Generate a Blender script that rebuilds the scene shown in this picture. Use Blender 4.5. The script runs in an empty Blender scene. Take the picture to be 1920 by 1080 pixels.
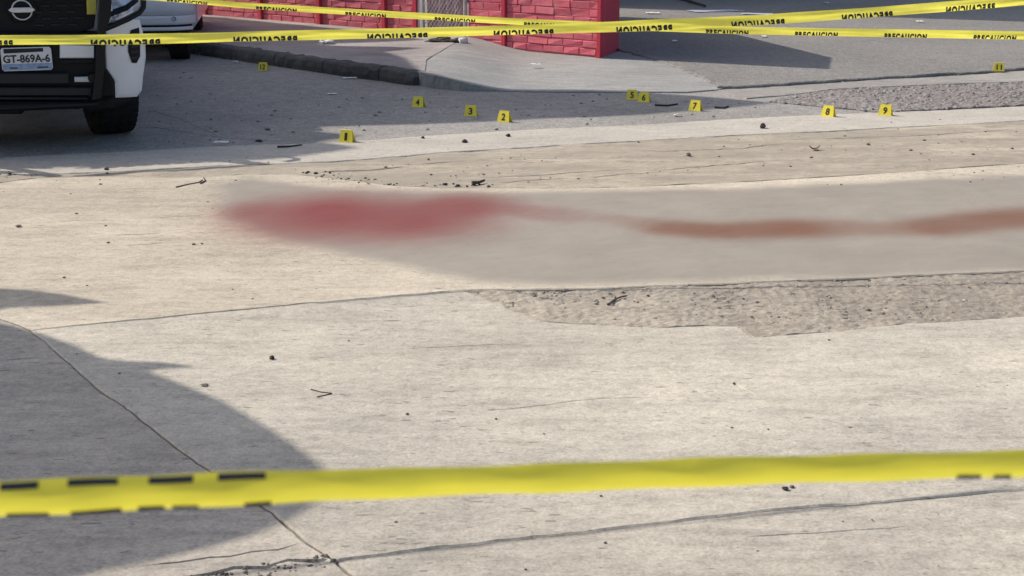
import bpy, bmesh, math, random
import numpy as np
from mathutils import Vector, Matrix, noise
from mathutils.geometry import delaunay_2d_cdt
random.seed(7)
rnd = random.Random(11)
sc = bpy.context.scene
COL = sc.collection

# ------------------------------------------------------------------ camera
F_PX, CAM_H, PITCH = 2400.0, 1.5, math.atan(690 / 2400.0)
cam_d = bpy.data.cameras.new('camera')
cam = bpy.data.objects.new('camera', cam_d)
COL.objects.link(cam)
cam.location = (0, 0, CAM_H)
cam.rotation_euler = (math.pi / 2 - PITCH, 0, 0)
cam_d.sensor_width = 36
cam_d.lens = F_PX / 1920 * 36
cam_d.clip_start = 0.02
cam_d.clip_end = 3000
cam_d.dof.use_dof = True
cam_d.dof.focus_distance = 7.5
cam_d.dof.aperture_fstop = 15
sc.camera = cam

# ------------------------------------------------------------------ light
SUN_EL = math.radians(40)
SUN_AZ = math.radians(62)            # left of straight ahead
SUN_FROM = Vector((-math.sin(SUN_AZ) * math.cos(SUN_EL), math.cos(SUN_AZ) * math.cos(SUN_EL), math.sin(SUN_EL)))
w = bpy.data.worlds.new('World')
sc.world = w
w.use_nodes = True
nt = w.node_tree
bg = nt.nodes['Background']
sky = nt.nodes.new('ShaderNodeTexSky')
sky.sky_type = 'NISHITA'
sky.sun_disc = False
sky.sun_elevation = SUN_EL
sky.sun_rotation = -SUN_AZ
sky.air_density = 1.0
sky.dust_density = 3.0
nt.links.new(sky.outputs[0], bg.inputs[0])
bg.inputs[1].default_value = 0.13
sun_d = bpy.data.lights.new('sun', 'SUN')
sun_d.energy = 3.8
sun_d.angle = math.radians(0.5)
sun_d.color = (1.0, 0.93, 0.83)
sun = bpy.data.objects.new('sun', sun_d)
COL.objects.link(sun)
sun.rotation_euler = SUN_FROM.to_track_quat('Z', 'Y').to_euler()
sun.location = SUN_FROM * 30
sc.view_settings.view_transform = 'Standard'
sc.view_settings.look = 'None'
sc.view_settings.gamma = 1
sc.view_settings.exposure = 0.36
sc.view_settings.use_curve_mapping = False

# ------------------------------------------------------------------ placing helpers
FWD = Vector((0, math.cos(PITCH), -math.sin(PITCH)))
UP = Vector((0, math.sin(PITCH), math.cos(PITCH)))
EYE = Vector((0, 0, CAM_H))
def ray(px, py):
    return FWD + Vector(((px - 960) / F_PX, 0, 0)) + UP * ((540 - py) / F_PX)
def G(px, py, z=0.0):
    d = ray(px, py)
    return EYE + d * ((z - CAM_H) / d.z)
def PD(px, py, depth):
    return EYE + ray(px, py) * depth
class Frame:
    """upright local frame: X along the face, Y away from the viewer, Z up"""
    def __init__(s, origin, yaw):
        s.o = Vector(origin); s.yaw = yaw
        s.X = Vector((math.cos(yaw), math.sin(yaw), 0)); s.Y = Vector((-math.sin(yaw), math.cos(yaw), 0))
    def at(s, px, py, yoff=0.0):
        d = ray(px, py)
        t = (yoff - (EYE - s.o).dot(s.Y)) / d.dot(s.Y)
        p = EYE + d * t - s.o
        return (p.dot(s.X), p.z)

# ------------------------------------------------------------------ object helpers
def tag(o, label=None, cat=None, group=None, kind=None):
    if label: o['label'] = label
    if cat: o['category'] = cat
    if group: o['group'] = group
    if kind: o['kind'] = kind
    return o
def mesh(name, verts, faces, mat, parent=None, smooth=False):
    me = bpy.data.meshes.new(name)
    me.from_pydata([tuple(v) for v in verts], [], faces)
    if mat: me.materials.append(mat)
    if smooth: me.polygons.foreach_set('use_smooth', [True] * len(me.polygons))
    o = bpy.data.objects.new(name, me)
    COL.objects.link(o)
    if parent: o.parent = parent
    return o
def empty(name, loc=(0, 0, 0), rz=0.0):
    o = bpy.data.objects.new(name, None)
    o.empty_display_size = 0.1
    COL.objects.link(o)
    o.location = loc; o.rotation_euler = (0, 0, rz)
    return o
class MB:
    def __init__(s): s.v = []; s.f = []
    def add(s, v, f):
        n = len(s.v); s.v += [Vector(p) for p in v]; s.f += [tuple(i + n for i in q) for q in f]; return s
    def box(s, x0, x1, y0, y1, z0, z1, c=0.0):
        if c <= 0:
            v = [(x, y, z) for z in (z0, z1) for y in (y0, y1) for x in (x0, x1)]
            return s.add(v, [(0, 2, 3, 1), (4, 5, 7, 6), (0, 1, 5, 4), (1, 3, 7, 5), (3, 2, 6, 7), (2, 0, 4, 6)])
        return s.prism([(x0, z0), (x1, z0), (x1, z1), (x0, z1)], y0, y1, c)
    def prism(s, pts, y0, y1, c=0.0):
        """outline in X,Z pushed from y0 to y1, front and back edge chamfered by c"""
        a = sum(pts[i][0] * pts[(i + 1) % len(pts)][1] - pts[(i + 1) % len(pts)][0] * pts[i][1] for i in range(len(pts)))
        if a < 0: pts = pts[::-1]
        n = len(pts)
        rings = []
        if c > 0:
            ins = inset2(pts, c)
            rings = [(ins, y0), (pts, y0 + c), (pts, y1 - c), (ins, y1)] if y1 - y0 > 2.2 * c else [(ins, y0), (pts, y1)]
        else:
            rings = [(pts, y0), (pts, y1)]
        v = []; f = []
        for p, y in rings: v += [(q[0], y, q[1]) for q in p]
        f.append(tuple(range(n)))
        for r in range(len(rings) - 1):
            for i in range(n):
                j = (i + 1) % n
                f.append((r * n + i, (r + 1) * n + i, (r + 1) * n + j, r * n + j))
        L = (len(rings) - 1) * n
        f.append(tuple(L + i for i in reversed(range(n))))
        return s.add(v, f)
    def tube(s, path, r, n=10):
        path = [Vector(p) for p in path]
        v = []; f = []
        for k, p in enumerate(path):
            t = (path[min(k + 1, len(path) - 1)] - path[max(k - 1, 0)]).normalized()
            a = t.orthogonal().normalized() if k == 0 else (a - t * a.dot(t)).normalized()
            b = t.cross(a)
            rr = r[k] if isinstance(r, (list, tuple)) else r
            v += [p + a * (rr * math.cos(2 * math.pi * i / n)) + b * (rr * math.sin(2 * math.pi * i / n)) for i in range(n)]
        for k in range(len(path) - 1):
            for i in range(n):
                j = (i + 1) % n
                f.append((k * n + i, k * n + j, (k + 1) * n + j, (k + 1) * n + i))
        f.append(tuple(reversed(range(n)))); f.append(tuple((len(path) - 1) * n + i for i in range(n)))
        return s.add(v, f)
    def lathe(s, prof, n=40, caps=True):
        """profile (radius, x) turned about the X axis"""
        v = []; f = []; m = len(prof)
        for i in range(n):
            a = 2 * math.pi * i / n
            v += [(x, r * math.cos(a), r * math.sin(a)) for r, x in prof]
        for i in range(n):
            j = (i + 1) % n
            for k in range(m - 1): f.append((i * m + k, i * m + k + 1, j * m + k + 1, j * m + k))
        if caps:
            f.append(tuple(i * m for i in range(n))); f.append(tuple(i * m + m - 1 for i in reversed(range(n))))
        return s.add(v, f)
    def move(s, M):
        s.v = [M @ p for p in s.v]; return s
    def build(s, name, mat, parent=None, smooth=False): return mesh(name, s.v, s.f, mat, parent, smooth)
def inset2(pts, d):
    """move each corner of a counter-clockwise outline inwards by d"""
    n = len(pts); out = []
    for i in range(n):
        p0, p1, p2 = Vector(pts[i - 1][:2]), Vector(pts[i][:2]), Vector(pts[(i + 1) % n][:2])
        e1 = (p1 - p0); e2 = (p2 - p1)
        if e1.length < 1e-9 or e2.length < 1e-9: out.append(tuple(p1)); continue
        e1.normalize(); e2.normalize()
        n1 = Vector((-e1.y, e1.x)); n2 = Vector((-e2.y, e2.x))
        b = n1 + n2
        k = d / max(0.35, (1 + n1.dot(n2)))
        q = p1 + b * k
        out.append((q.x, q.y))
    return out
def ccw(pts):
    a = sum(pts[i][0] * pts[(i + 1) % len(pts)][1] - pts[(i + 1) % len(pts)][0] * pts[i][1] for i in range(len(pts)))
    return pts if a > 0 else pts[::-1]
def dup(o, parent=None):
    c = o.copy(); COL.objects.link(c)
    if parent: c.parent = parent
    for ch in list(o.children): dup(ch, c)
    return c
_fonts = {}
def glyphs(txt, bold=0.0, size=1.0, spacing=1.0):
    """vertices and faces of flat lettering, origin at its lower left, height about 0.7 of size"""
    key = (txt, bold, size, spacing)
    if key in _fonts: return _fonts[key]
    cu = bpy.data.curves.new('lettering', 'FONT')
    cu.body = txt; cu.size = size; cu.offset = bold; cu.space_character = spacing; cu.resolution_u = 3
    cu.fill_mode = 'FRONT'
    ob = bpy.data.objects.new('lettering', cu)
    COL.objects.link(ob)
    dg = bpy.context.evaluated_depsgraph_get(); dg.update()
    me = bpy.data.meshes.new_from_object(ob.evaluated_get(dg))
    v = [tuple(p.co) for p in me.vertices]; f = [tuple(p.vertices) for p in me.polygons]
    bpy.data.objects.remove(ob); bpy.data.curves.remove(cu); bpy.data.meshes.remove(me)
    x0 = min(p[0] for p in v); x1 = max(p[0] for p in v); y0 = min(p[1] for p in v); y1 = max(p[1] for p in v)
    v = [((p[0] - x0) / (x1 - x0), (p[1] - y0) / (y1 - y0)) for p in v]     # unit box
    _fonts[key] = (v, f)
    return v, f

# ------------------------------------------------------------------ materials
def nodes(name):
    m = bpy.data.materials.new(name); m.use_nodes = True
    t = m.node_tree
    return m, t, t.nodes['Principled BSDF']
def N(t, typ, **kw):
    n = t.nodes.new(typ)
    for k, v in kw.items():
        if k.startswith('i_'):
            key = k[2:]
            n.inputs[int(key) if key.isdigit() else key.replace('_', ' ')].default_value = v
        else: setattr(n, k, v)
    return n
def ramp(t, src, stops):
    r = t.nodes.new('ShaderNodeValToRGB')
    e = r.color_ramp.elements
    while len(e) < len(stops): e.new(0.5)
    for el, (p, c) in zip(e, stops):
        el.position = p; el.color = (*c, 1) if len(c) == 3 else c
    t.links.new(src, r.inputs[0]); return r.outputs[0]
def mix(t, fac, a, b, blend='MIX'):
    n = t.nodes.new('ShaderNodeMix'); n.data_type = 'RGBA'; n.blend_type = blend
    for idx, val in ((0, fac), (6, a), (7, b)):
        if hasattr(val, 'links'): t.links.new(val, n.inputs[idx])
        elif idx == 0: n.inputs[0].default_value = val
        else: n.inputs[idx].default_value = (*val, 1)
    return n.outputs[2]
def math_(t, op, a, b=0.5, clamp=False):
    n = t.nodes.new('ShaderNodeMath'); n.operation = op; n.use_clamp = clamp
    for i, val in ((0, a), (1, b)):
        if hasattr(val, 'links'): t.links.new(val, n.inputs[i])
        else: n.inputs[i].default_value = val
    return n.outputs[0]
def pos(t, scale=(1, 1, 1), rz=0.0, obj=False):
    if obj: src = t.nodes.new('ShaderNodeTexCoord').outputs['Object']
    else: src = t.nodes.new('ShaderNodeNewGeometry').outputs['Position']
    m = t.nodes.new('ShaderNodeMapping'); m.inputs['Scale'].default_value = scale; m.inputs['Rotation'].default_value = (0, 0, rz)
    t.links.new(src, m.inputs[0]); return m.outputs[0]
def tex_noise(t, vec, scale, detail=4, rough=0.55, out=0):
    n = N(t, 'ShaderNodeTexNoise'); n.inputs['Scale'].default_value = scale
    n.inputs['Detail'].default_value = detail; n.inputs['Roughness'].default_value = rough
    t.links.new(vec, n.inputs['Vector']); return n.outputs[out]
def bump(t, h, strength, dist, prev=None):
    b = t.nodes.new('ShaderNodeBump'); b.inputs['Strength'].default_value = strength; b.inputs['Distance'].default_value = dist
    t.links.new(h, b.inputs['Height'])
    if prev is not None: t.links.new(prev, b.inputs['Normal'])
    return b.outputs[0]

def plain(name, col, rough=0.6, metal=0.0, var=0.0, nscale=20, bumpd=0.0, coat=0.0, spec=0.5):
    m, t, b = nodes(name)
    b.inputs['Roughness'].default_value = rough; b.inputs['Metallic'].default_value = metal
    b.inputs['Coat Weight'].default_value = coat; b.inputs['Specular IOR Level'].default_value = spec
    p = pos(t, obj=True)
    nz = tex_noise(t, p, nscale, 5, 0.6)
    lo = tuple(max(0, c * (1 - var)) for c in col); hi = tuple(min(1, c * (1 + var)) for c in col)
    t.links.new(ramp(t, nz, [(0.3, lo), (0.7, hi)]), b.inputs['Base Color'])
    if bumpd > 0: t.links.new(bump(t, nz, 0.6, bumpd), b.inputs['Normal'])
    return m

def concrete(name, light, dark, stain, seed=0.0, gouge=1.0, dust=False, rough_amt=1.0, dirt=None, brush=0.1):
    """weathered broom-finished concrete"""
    m, t, b = nodes(name)
    b.inputs['Roughness'].default_value = 0.93; b.inputs['Specular IOR Level'].default_value = 0.25
    P0 = pos(t)
    mp = t.nodes.new('ShaderNodeVectorMath'); mp.operation = 'ADD'; mp.inputs[1].default_value = (seed * 3.1, seed * 1.7, seed)
    t.links.new(P0, mp.inputs[0]); P = mp.outputs[0]
    def stretch(sx, sy, rz=0.0):
        k = t.nodes.new('ShaderNodeMapping'); k.inputs['Scale'].default_value = (sx, sy, 1); k.inputs['Rotation'].default_value = (0, 0, rz)
        t.links.new(P, k.inputs[0]); return k.outputs[0]
    big = tex_noise(t, P, 0.9, 6, 0.62)
    mid = tex_noise(t, stretch(0.8, 1.3, 0.1), 5, 8, 0.68)
    fine = tex_noise(t, P, 95, 5, 0.7)
    med = tex_noise(t, P, 26, 6, 0.65)
    streak = tex_noise(t, stretch(1.0, 4.5, brush), 3.0, 7, 0.68)
    col = mix(t, ramp(t, big, [(0.36, (0, 0, 0)), (0.66, (1, 1, 1))]), light, dark)
    col = mix(t, math_(t, 'MULTIPLY', ramp(t, mid, [(0.48, (0, 0, 0)), (0.72, (1, 1, 1))]), 0.6), col, stain)
    col = mix(t, 0.55, col, ramp(t, fine, [(0.33, (0.62, 0.62, 0.62)), (0.5, (1, 1, 1)), (0.68, (1.25, 1.25, 1.25))]), 'MULTIPLY')
    col = mix(t, 0.6, col, ramp(t, med, [(0.3, (0.72, 0.71, 0.7)), (0.52, (1, 1, 1)), (0.72, (1.16, 1.16, 1.15))]), 'MULTIPLY')
    col = mix(t, 0.6 * rough_amt, col, ramp(t, streak, [(0.33, (0.7, 0.69, 0.68)), (0.5, (1, 1, 1)), (0.66, (1.12, 1.12, 1.1))]), 'MULTIPLY')
    lowf = tex_noise(t, stretch(0.6, 1.0, 0.3), 0.42, 5, 0.6)
    col = mix(t, 1.0, col, ramp(t, lowf, [(0.36, (0.80, 0.795, 0.80)), (0.5, (1, 1, 1)), (0.64, (1.08, 1.075, 1.05))]), 'MULTIPLY')
    flake = tex_noise(t, stretch(1.0, 1.9, brush), 34, 7, 0.78)
    col = mix(t, 0.5, col, ramp(t, flake, [(0.34, (0.6, 0.59, 0.57)), (0.47, (0.97, 0.97, 0.97)), (0.58, (1.04, 1.04, 1.04)), (0.7, (1.28, 1.27, 1.25))]), 'MULTIPLY')
    # short gouges and pits, coloured darker than the surface
    gn = tex_noise(t, stretch(1.0, 3.4, brush), 15, 3, 0.5)
    gm = tex_noise(t, P, 2.2, 3, 0.5)
    g = math_(t, 'SUBTRACT', gn, math_(t, 'SUBTRACT', 0.785, math_(t, 'MULTIPLY', gm, 0.24)))
    g = math_(t, 'MULTIPLY', g, 22 * gouge, True)
    vo = N(t, 'ShaderNodeTexVoronoi'); vo.inputs['Scale'].default_value = 17; t.links.new(P, vo.inputs['Vector'])
    sp = ramp(t, vo.outputs['Distance'], [(0.0, (1, 1, 1)), (0.11, (0, 0, 0))])
    spm = ramp(t, tex_noise(t, P, 7, 2), [(0.55, (0, 0, 0)), (0.62, (1, 1, 1))])
    spots = math_(t, 'MULTIPLY', sp, spm)
    col = mix(t, math_(t, 'MULTIPLY', g, 0.62), col, tuple(c * 0.33 for c in dark))
    col = mix(t, math_(t, 'MULTIPLY', spots, 0.55), col, tuple(c * 0.3 for c in dark))
    if dirt:
        dm = ramp(t, tex_noise(t, stretch(0.5, 1.6, brush), 2.0, 7, 0.66), [(0.38, (0, 0, 0)), (0.56, (1, 1, 1))])
        col = mix(t, math_(t, 'MULTIPLY', dm, 0.85), col, dirt)
    h = math_(t, 'ADD', math_(t, 'MULTIPLY', fine, 0.35), math_(t, 'MULTIPLY', med, 0.8))
    h = math_(t, 'ADD', h, math_(t, 'MULTIPLY', streak, 0.9 * rough_amt))
    h = math_(t, 'ADD', h, math_(t, 'MULTIPLY', flake, 1.1))
    h = math_(t, 'SUBTRACT', h, math_(t, 'MULTIPLY', g, 0.5))
    h = math_(t, 'SUBTRACT', h, math_(t, 'MULTIPLY', spots, 0.5))
    if dust:
        a = N(t, 'ShaderNodeAttribute', attribute_name='dust'); fd = a.outputs['Fac']
        a1 = N(t, 'ShaderNodeAttribute', attribute_name='stain'); 
        dn = tex_noise(t, P, 2.5, 3, 0.5)
        dcol = ramp(t, dn, [(0.3, (0.232, 0.208, 0.177)), (0.7, (0.274, 0.248, 0.213))])
        col = mix(t, math_(t, 'MULTIPLY', fd, 0.94), col, dcol)
        a2 = N(t, 'ShaderNodeAttribute', attribute_name='stain_colour')
        col = mix(t, a1.outputs['Fac'], col, a2.outputs['Color'])
        h = math_(t, 'MULTIPLY', h, math_(t, 'SUBTRACT', 1.0, math_(t, 'MULTIPLY', fd, 0.93)))
    t.links.new(col, b.inputs['Base Color'])
    t.links.new(bump(t, h, 0.8, 0.0042), b.inputs['Normal'])
    return m

def asphalt(name, light, dark, seed=0.0, grain=60, bd=0.006):
    m, t, b = nodes(name)
    b.inputs['Roughness'].default_value = 0.9; b.inputs['Specular IOR Level'].default_value = 0.3
    P = pos(t)
    big = tex_noise(t, P, 0.55, 6, 0.6); med = tex_noise(t, P, 9, 6, 0.7)
    vo = N(t, 'ShaderNodeTexVoronoi'); vo.inputs['Scale'].default_value = grain; t.links.new(P, vo.inputs['Vector'])
    fine = vo.outputs['Distance']
    col = mix(t, ramp(t, big, [(0.35, (0, 0, 0)), (0.65, (1, 1, 1))]), light, dark)
    col = mix(t, 0.6, col, ramp(t, med, [(0.3, (0.66, 0.66, 0.66)), (0.5, (1, 1, 1)), (0.72, (1.25, 1.24, 1.22))]), 'MULTIPLY')
    sep = vo.outputs['Color']
    col = mix(t, 0.5, col, ramp(t, sep, [(0.15, (0.6, 0.6, 0.6)), (0.6, (1, 1, 1)), (0.95, (1.5, 1.48, 1.45))]), 'MULTIPLY')
    t.links.new(col, b.inputs['Base Color'])
    h = math_(t, 'ADD', math_(t, 'MULTIPLY', fine, -1.0), math_(t, 'MULTIPLY', med, 0.8))
    t.links.new(bump(t, h, 0.8, bd), b.inputs['Normal'])
    return m

M = {}
M['slab'] = concrete('pale_concrete', (0.55, 0.503, 0.42), (0.445, 0.41, 0.35), (0.375, 0.347, 0.298), 1.0)
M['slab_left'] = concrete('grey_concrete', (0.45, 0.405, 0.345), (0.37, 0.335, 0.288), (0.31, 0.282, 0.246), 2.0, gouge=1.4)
M['slab_mid'] = concrete('dusty_concrete', (0.57, 0.505, 0.405), (0.48, 0.425, 0.34), (0.40, 0.35, 0.28), 3.0, dust=True)
M['slab_dirt'] = concrete('sandy_concrete', (0.48, 0.42, 0.335), (0.39, 0.34, 0.272), (0.31, 0.268, 0.213), 4.0, dirt=(0.30, 0.262, 0.21), rough_amt=1.5, brush=0.16)
M['lip'] = concrete('smooth_concrete', (0.50, 0.46, 0.40), (0.44, 0.405, 0.352), (0.38, 0.348, 0.305), 5.0, gouge=0.3, rough_amt=0.6, brush=0.16)
M['rough'] = concrete('broken_concrete', (0.43, 0.38, 0.312), (0.32, 0.28, 0.23), (0.21, 0.185, 0.152), 6.0, gouge=1.2)
M['walk'] = concrete('footway_concrete', (0.38, 0.345, 0.325), (0.30, 0.275, 0.26), (0.21, 0.195, 0.19), 7.0, gouge=0.5, brush=-0.6)
M['drive'] = concrete('driveway_concrete', (0.33, 0.325, 0.31), (0.27, 0.268, 0.262), (0.235, 0.232, 0.228), 8.0, gouge=0.3, rough_amt=1.3, brush=-0.5)
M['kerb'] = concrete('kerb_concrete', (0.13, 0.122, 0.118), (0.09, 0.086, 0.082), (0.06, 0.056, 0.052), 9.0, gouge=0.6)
M['gutter'] = concrete('gutter_concrete', (0.33, 0.31, 0.285), (0.27, 0.252, 0.235), (0.215, 0.2, 0.19), 10.0, gouge=0.5, brush=0.1)
M['asphalt'] = asphalt('old_asphalt', (0.305, 0.288, 0.265), (0.245, 0.232, 0.215))
M['asphalt_side'] = asphalt('side_street_asphalt', (0.225, 0.214, 0.198), (0.185, 0.176, 0.163), grain=42, bd=0.008)
M['gravel'] = asphalt('gravel_bed', (0.25, 0.225, 0.21), (0.19, 0.17, 0.16), grain=30, bd=0.015)
M['earth'] = plain('dark_joint_dirt', (0.11, 0.095, 0.08), 0.95, var=0.35, nscale=30, bumpd=0.004)
M['stone'] = plain('grey_stone', (0.27, 0.243, 0.222), 0.9, var=0.35, nscale=14, bumpd=0.003)
M['chip'] = plain('tan_chip', (0.27, 0.24, 0.20), 0.9, var=0.6, nscale=10)
M['dark_chip'] = plain('brown_chip', (0.10, 0.085, 0.068), 0.9, var=0.6, nscale=10)
M['grit'] = plain('brown_grit', (0.13, 0.11, 0.09), 0.9, var=0.6, nscale=8)
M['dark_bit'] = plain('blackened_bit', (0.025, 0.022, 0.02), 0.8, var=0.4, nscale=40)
M['twig'] = plain('dry_twig', (0.06, 0.045, 0.03), 0.85, var=0.4, nscale=40)
M['leaf'] = plain('dry_leaf', (0.10, 0.08, 0.045), 0.7, var=0.4, nscale=30)
M['paper'] = plain('white_paper', (0.7, 0.69, 0.66), 0.7, var=0.1, nscale=20)
M['bluefilm'] = plain('bluish_plastic', (0.36, 0.38, 0.48), 0.5, var=0.35, nscale=9)

# ------------------------------------------------------------------ ground, road
def sheet(name, pts, z, mat, kind='structure', parent=None):
    o = mesh(name, [(p[0], p[1], z) for p in pts], [tuple(range(len(pts)))], mat, parent)
    if kind: o['kind'] = kind
    return o
ground = sheet('ground', [(-900, -300), (900, -300), (900, 1500), (-900, 1500)], -0.035, M['earth'])

def P2(px, py, z=0.0):
    g = G(px, py, z); return (g.x, g.y)
def smooth_line(pts, n=14):
    """Catmull-Rom through 2D points"""
    out = []
    for i in range(len(pts) - 1):
        p0 = pts[max(i - 1, 0)]; p1 = pts[i]; p2 = pts[i + 1]; p3 = pts[min(i + 2, len(pts) - 1)]
        for k in range(n):
            u = k / n
            out.append(tuple(0.5 * (2 * p1[a] + (p2[a] - p0[a]) * u + (2 * p0[a] - 5 * p1[a] + 4 * p2[a] - p3[a]) * u * u + (3 * p1[a] - p0[a] - 3 * p2[a] + p3[a]) * u ** 3) for a in (0, 1)))
    out.append(tuple(pts[-1])); return out

def resample(poly, step):
    out = []
    n = len(poly)
    for i in range(n):
        a = Vector(poly[i]); b = Vector(poly[(i + 1) % n])
        k = max(1, int((b - a).length / step))
        for j in range(k): out.append(tuple(a + (b - a) * (j / k)))
    return out
def inside(poly, pts):
    x, y = pts[:, 0], pts[:, 1]; c = np.zeros(len(pts), bool); n = len(poly)
    for i in range(n):
        x1, y1 = poly[i]; x2, y2 = poly[(i + 1) % n]
        if y1 == y2: continue
        hit = ((y1 > y) != (y2 > y)) & (x < (x2 - x1) * (y - y1) / (y2 - y1) + x1)
        c ^= hit
    return c
def slab(name, poly, z, mat, parent, gap=0.005, space=0.03, wob=0.003, hf=None, thick=0.05, cracks=(), chamfer=0.006, edge_step=0.03, attrs=None):
    """one cast slab: wobbly broken edge, chamfer, uneven top, sunk cracks"""
    poly = ccw(inset2(ccw([tuple(p) for p in poly]), gap))
    b = resample(poly, edge_step)
    bb = []
    for x, y in b:
        k = wob * (noise.noise(Vector((x * 9, y * 9, 3))) + 0.7 * noise.noise(Vector((x * 37, y * 37, 5))))
        k2 = wob * (noise.noise(Vector((x * 9, y * 9, 13))) + 0.7 * noise.noise(Vector((x * 37, y * 37, 15))))
        bb.append((x + k, y + k2))
    inn = inset2(bb, chamfer)
    xs = [p[0] for p in bb]; ys = [p[1] for p in bb]
    x0, x1, y0, y1 = min(xs), max(xs), min(ys), max(ys)
    gx = np.arange(x0, x1, space); gy = np.arange(y0, y1, space * 0.87)
    g = np.array([(x + (space * 0.5 if j % 2 else 0), y) for j, y in enumerate(gy) for x in gx])
    rs = np.random.RandomState(5)
    g = g + rs.uniform(-0.22, 0.22, g.shape) * space
    g = g[inside(inset2(bb, chamfer + space * 0.45), g)] if len(g) else g
    nb = len(bb)
    V = [Vector(p) for p in bb] + [Vector(p) for p in inn]
    E = [(i, (i + 1) % nb) for i in range(nb)] + [(nb + i, nb + (i + 1) % nb) for i in range(nb)]
    Z = [z - chamfer * 0.8] * nb + [z] * nb
    for path, wd, dp in cracks:
        cp = [path[0]]
        for i in range(len(path) - 1):
            a = Vector(path[i]); c = Vector(path[i + 1]); L = (c - a).length; k = max(1, int(L / 0.035))
            for j in range(1, k + 1):
                p = a + (c - a) * (j / k)
                cp.append((p.x + 0.008 * noise.noise(Vector((p.x * 14, p.y * 14, 1))), p.y + 0.008 * noise.noise(Vector((p.x * 14, p.y * 14, 8)))))
        ca = np.array(cp)
        keep = np.ones(len(g), bool)
        for q in cp: keep &= np.hypot(g[:, 0] - q[0], g[:, 1] - q[1]) > wd * 0.5 + space * 0.3
        g = g[keep]
        for i, q in enumerate(cp):
            a = Vector(cp[max(i - 1, 0)]); c = Vector(cp[min(i + 1, len(cp) - 1)]); d = (c - a).normalized(); nn = Vector((-d.y, d.x))
            u = i / (len(cp) - 1); ww = wd * 0.5 * min(1, 6 * min(u, 1 - u) + 0.1) * (0.6 + 0.8 * abs(noise.noise(Vector((q[0] * 20, q[1] * 20, 2)))))
            q = Vector(q)
            V += [q + nn * ww, q, q - nn * ww]; Z += [z, z - dp, z]
            if i:
                n0 = len(V) - 6
                E += [(n0, n0 + 3), (n0 + 1, n0 + 4), (n0 + 2, n0 + 5)]
    n_fix = len(V)
    V += [Vector((float(p[0]), float(p[1]))) for p in g]; Z += [z] * len(g)
    vo, eo, fo, ov, oe, of = delaunay_2d_cdt(V, E, [list(range(nb))], 1, 1e-6)
    zz = []; 
    for i, v in enumerate(vo):
        src = ov[i]
        zi = min(Z[k] for k in src) if src else z
        fixed = bool(src) and min(src) < nb
        if hf: zi += hf(v.x, v.y) * (0.3 if fixed else 1)
        zz.append(zi)
    verts = [(v.x, v.y, h) for v, h in zip(vo, zz)]
    faces = []
    for f in fo:
        a, b_, c = (vo[i] for i in f[:3])
        faces.append(tuple(f) if (b_ - a).cross(c - a) > 0 else tuple(reversed(f)))
    # skirt
    ring = {}
    for i in range(len(vo)):
        for k in ov[i]:
            if k < nb: ring[k] = i
    base = len(verts); low = {}
    for k in range(nb):
        if k in ring:
            x, y, h = verts[ring[k]]; low[k] = len(verts); verts.append((x, y, z - thick))
    for k in range(nb):
        j = (k + 1) % nb
        if k in ring and j in ring: faces.append((ring[k], low[k], low[j], ring[j]))
    c = Vector((sum(xs) / nb, sum(ys) / nb, 0))
    o = mesh(name, [(v[0] - c.x, v[1] - c.y, v[2]) for v in verts], faces, mat, parent)
    o.location = c
    if attrs:
        pts = [(v[0], v[1]) for v in verts]
        for an, typ, fn in attrs:
            at = o.data.attributes.new(an, typ, 'POINT')
            if typ == 'FLOAT': at.data.foreach_set('value', [fn(*p) for p in pts])
            else: at.data.foreach_set('color', [x for p in pts for x in fn(*p)])
    return o

def hf_slab(x, y):
    return 0.004 * noise.noise(Vector((x * 1.3, y * 1.3, 0))) + 0.0022 * noise.noise(Vector((x * 6, y * 9, 4))) + 0.0016 * noise.noise(Vector((x * 15, y * 24, 9)))
def hf_rough(x, y):
    n1 = noise.noise(Vector((x * 10, y * 12, 1))); n2 = noise.noise(Vector((x * 34, y * 40, 2))); n3 = noise.noise(Vector((x * 4, y * 4, 7)))
    return (0.006 * n3 + 0.005 * n1 + 0.006 * max(-0.4, n2)) * max(0.35, min(1.0, (3.2 - x) / 1.4))
def hf_dirt(x, y):
    return hf_slab(x, y) + 0.009 * noise.noise(Vector((x * 2.2 + y * 0.4, y * 8, 21))) + 0.003 * noise.noise(Vector((x * 12, y * 16, 31))) + 0.002 * noise.noise(Vector((x * 22, y * 22, 3)))

pave = empty('pavement', (0, 0, 0)); tag(pave, kind='structure')
edge = smooth_line([P2(*p) for p in [(-900, 330), (-300, 318), (0, 296), (200, 285), (420, 274), (640, 266), (860, 250), (1200, 233), (1430, 220), (1700, 209), (1920, 199), (2300, 183), (2900, 160)]])
lip_in = smooth_line([P2(*p) for p in [(-900, 372), (-300, 355), (0, 330), (200, 322), (420, 310), (640, 301), (860, 284), (1200, 264), (1430, 251), (1700, 238), (1920, 226), (2300, 206), (2900, 180)]])
J1 = smooth_line([P2(*p) for p in [(-900, 425), (-300, 395), (0, 342), (150, 331), (330, 333), (520, 326), (660, 338), (760, 349), (1000, 353), (1200, 349), (1500, 335), (1735, 319), (1920, 307), (2300, 283), (2900, 248)]])
J2 = [P2(*p) for p in [(60, 618), (300, 596), (600, 567), (870, 543), (1090, 541), (1500, 526), (1920, 508), (2400, 484), (3000, 455)]]
DG = [P2(*p) for p in [(-900, 470), (-300, 530), (-100, 560), (0, 596), (60, 618), (188, 731), (260, 781), (337, 844), (390, 880), (450, 920), (510, 960), (573, 1015), (632, 1052), (760, 1150), (1000, 1330)]]
J3 = [P2(*p) for p in [(632, 1052), (800, 1030), (1200, 986), (1440, 957), (1700, 936), (1920, 917), (2400, 870), (3000, 810)]]
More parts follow.
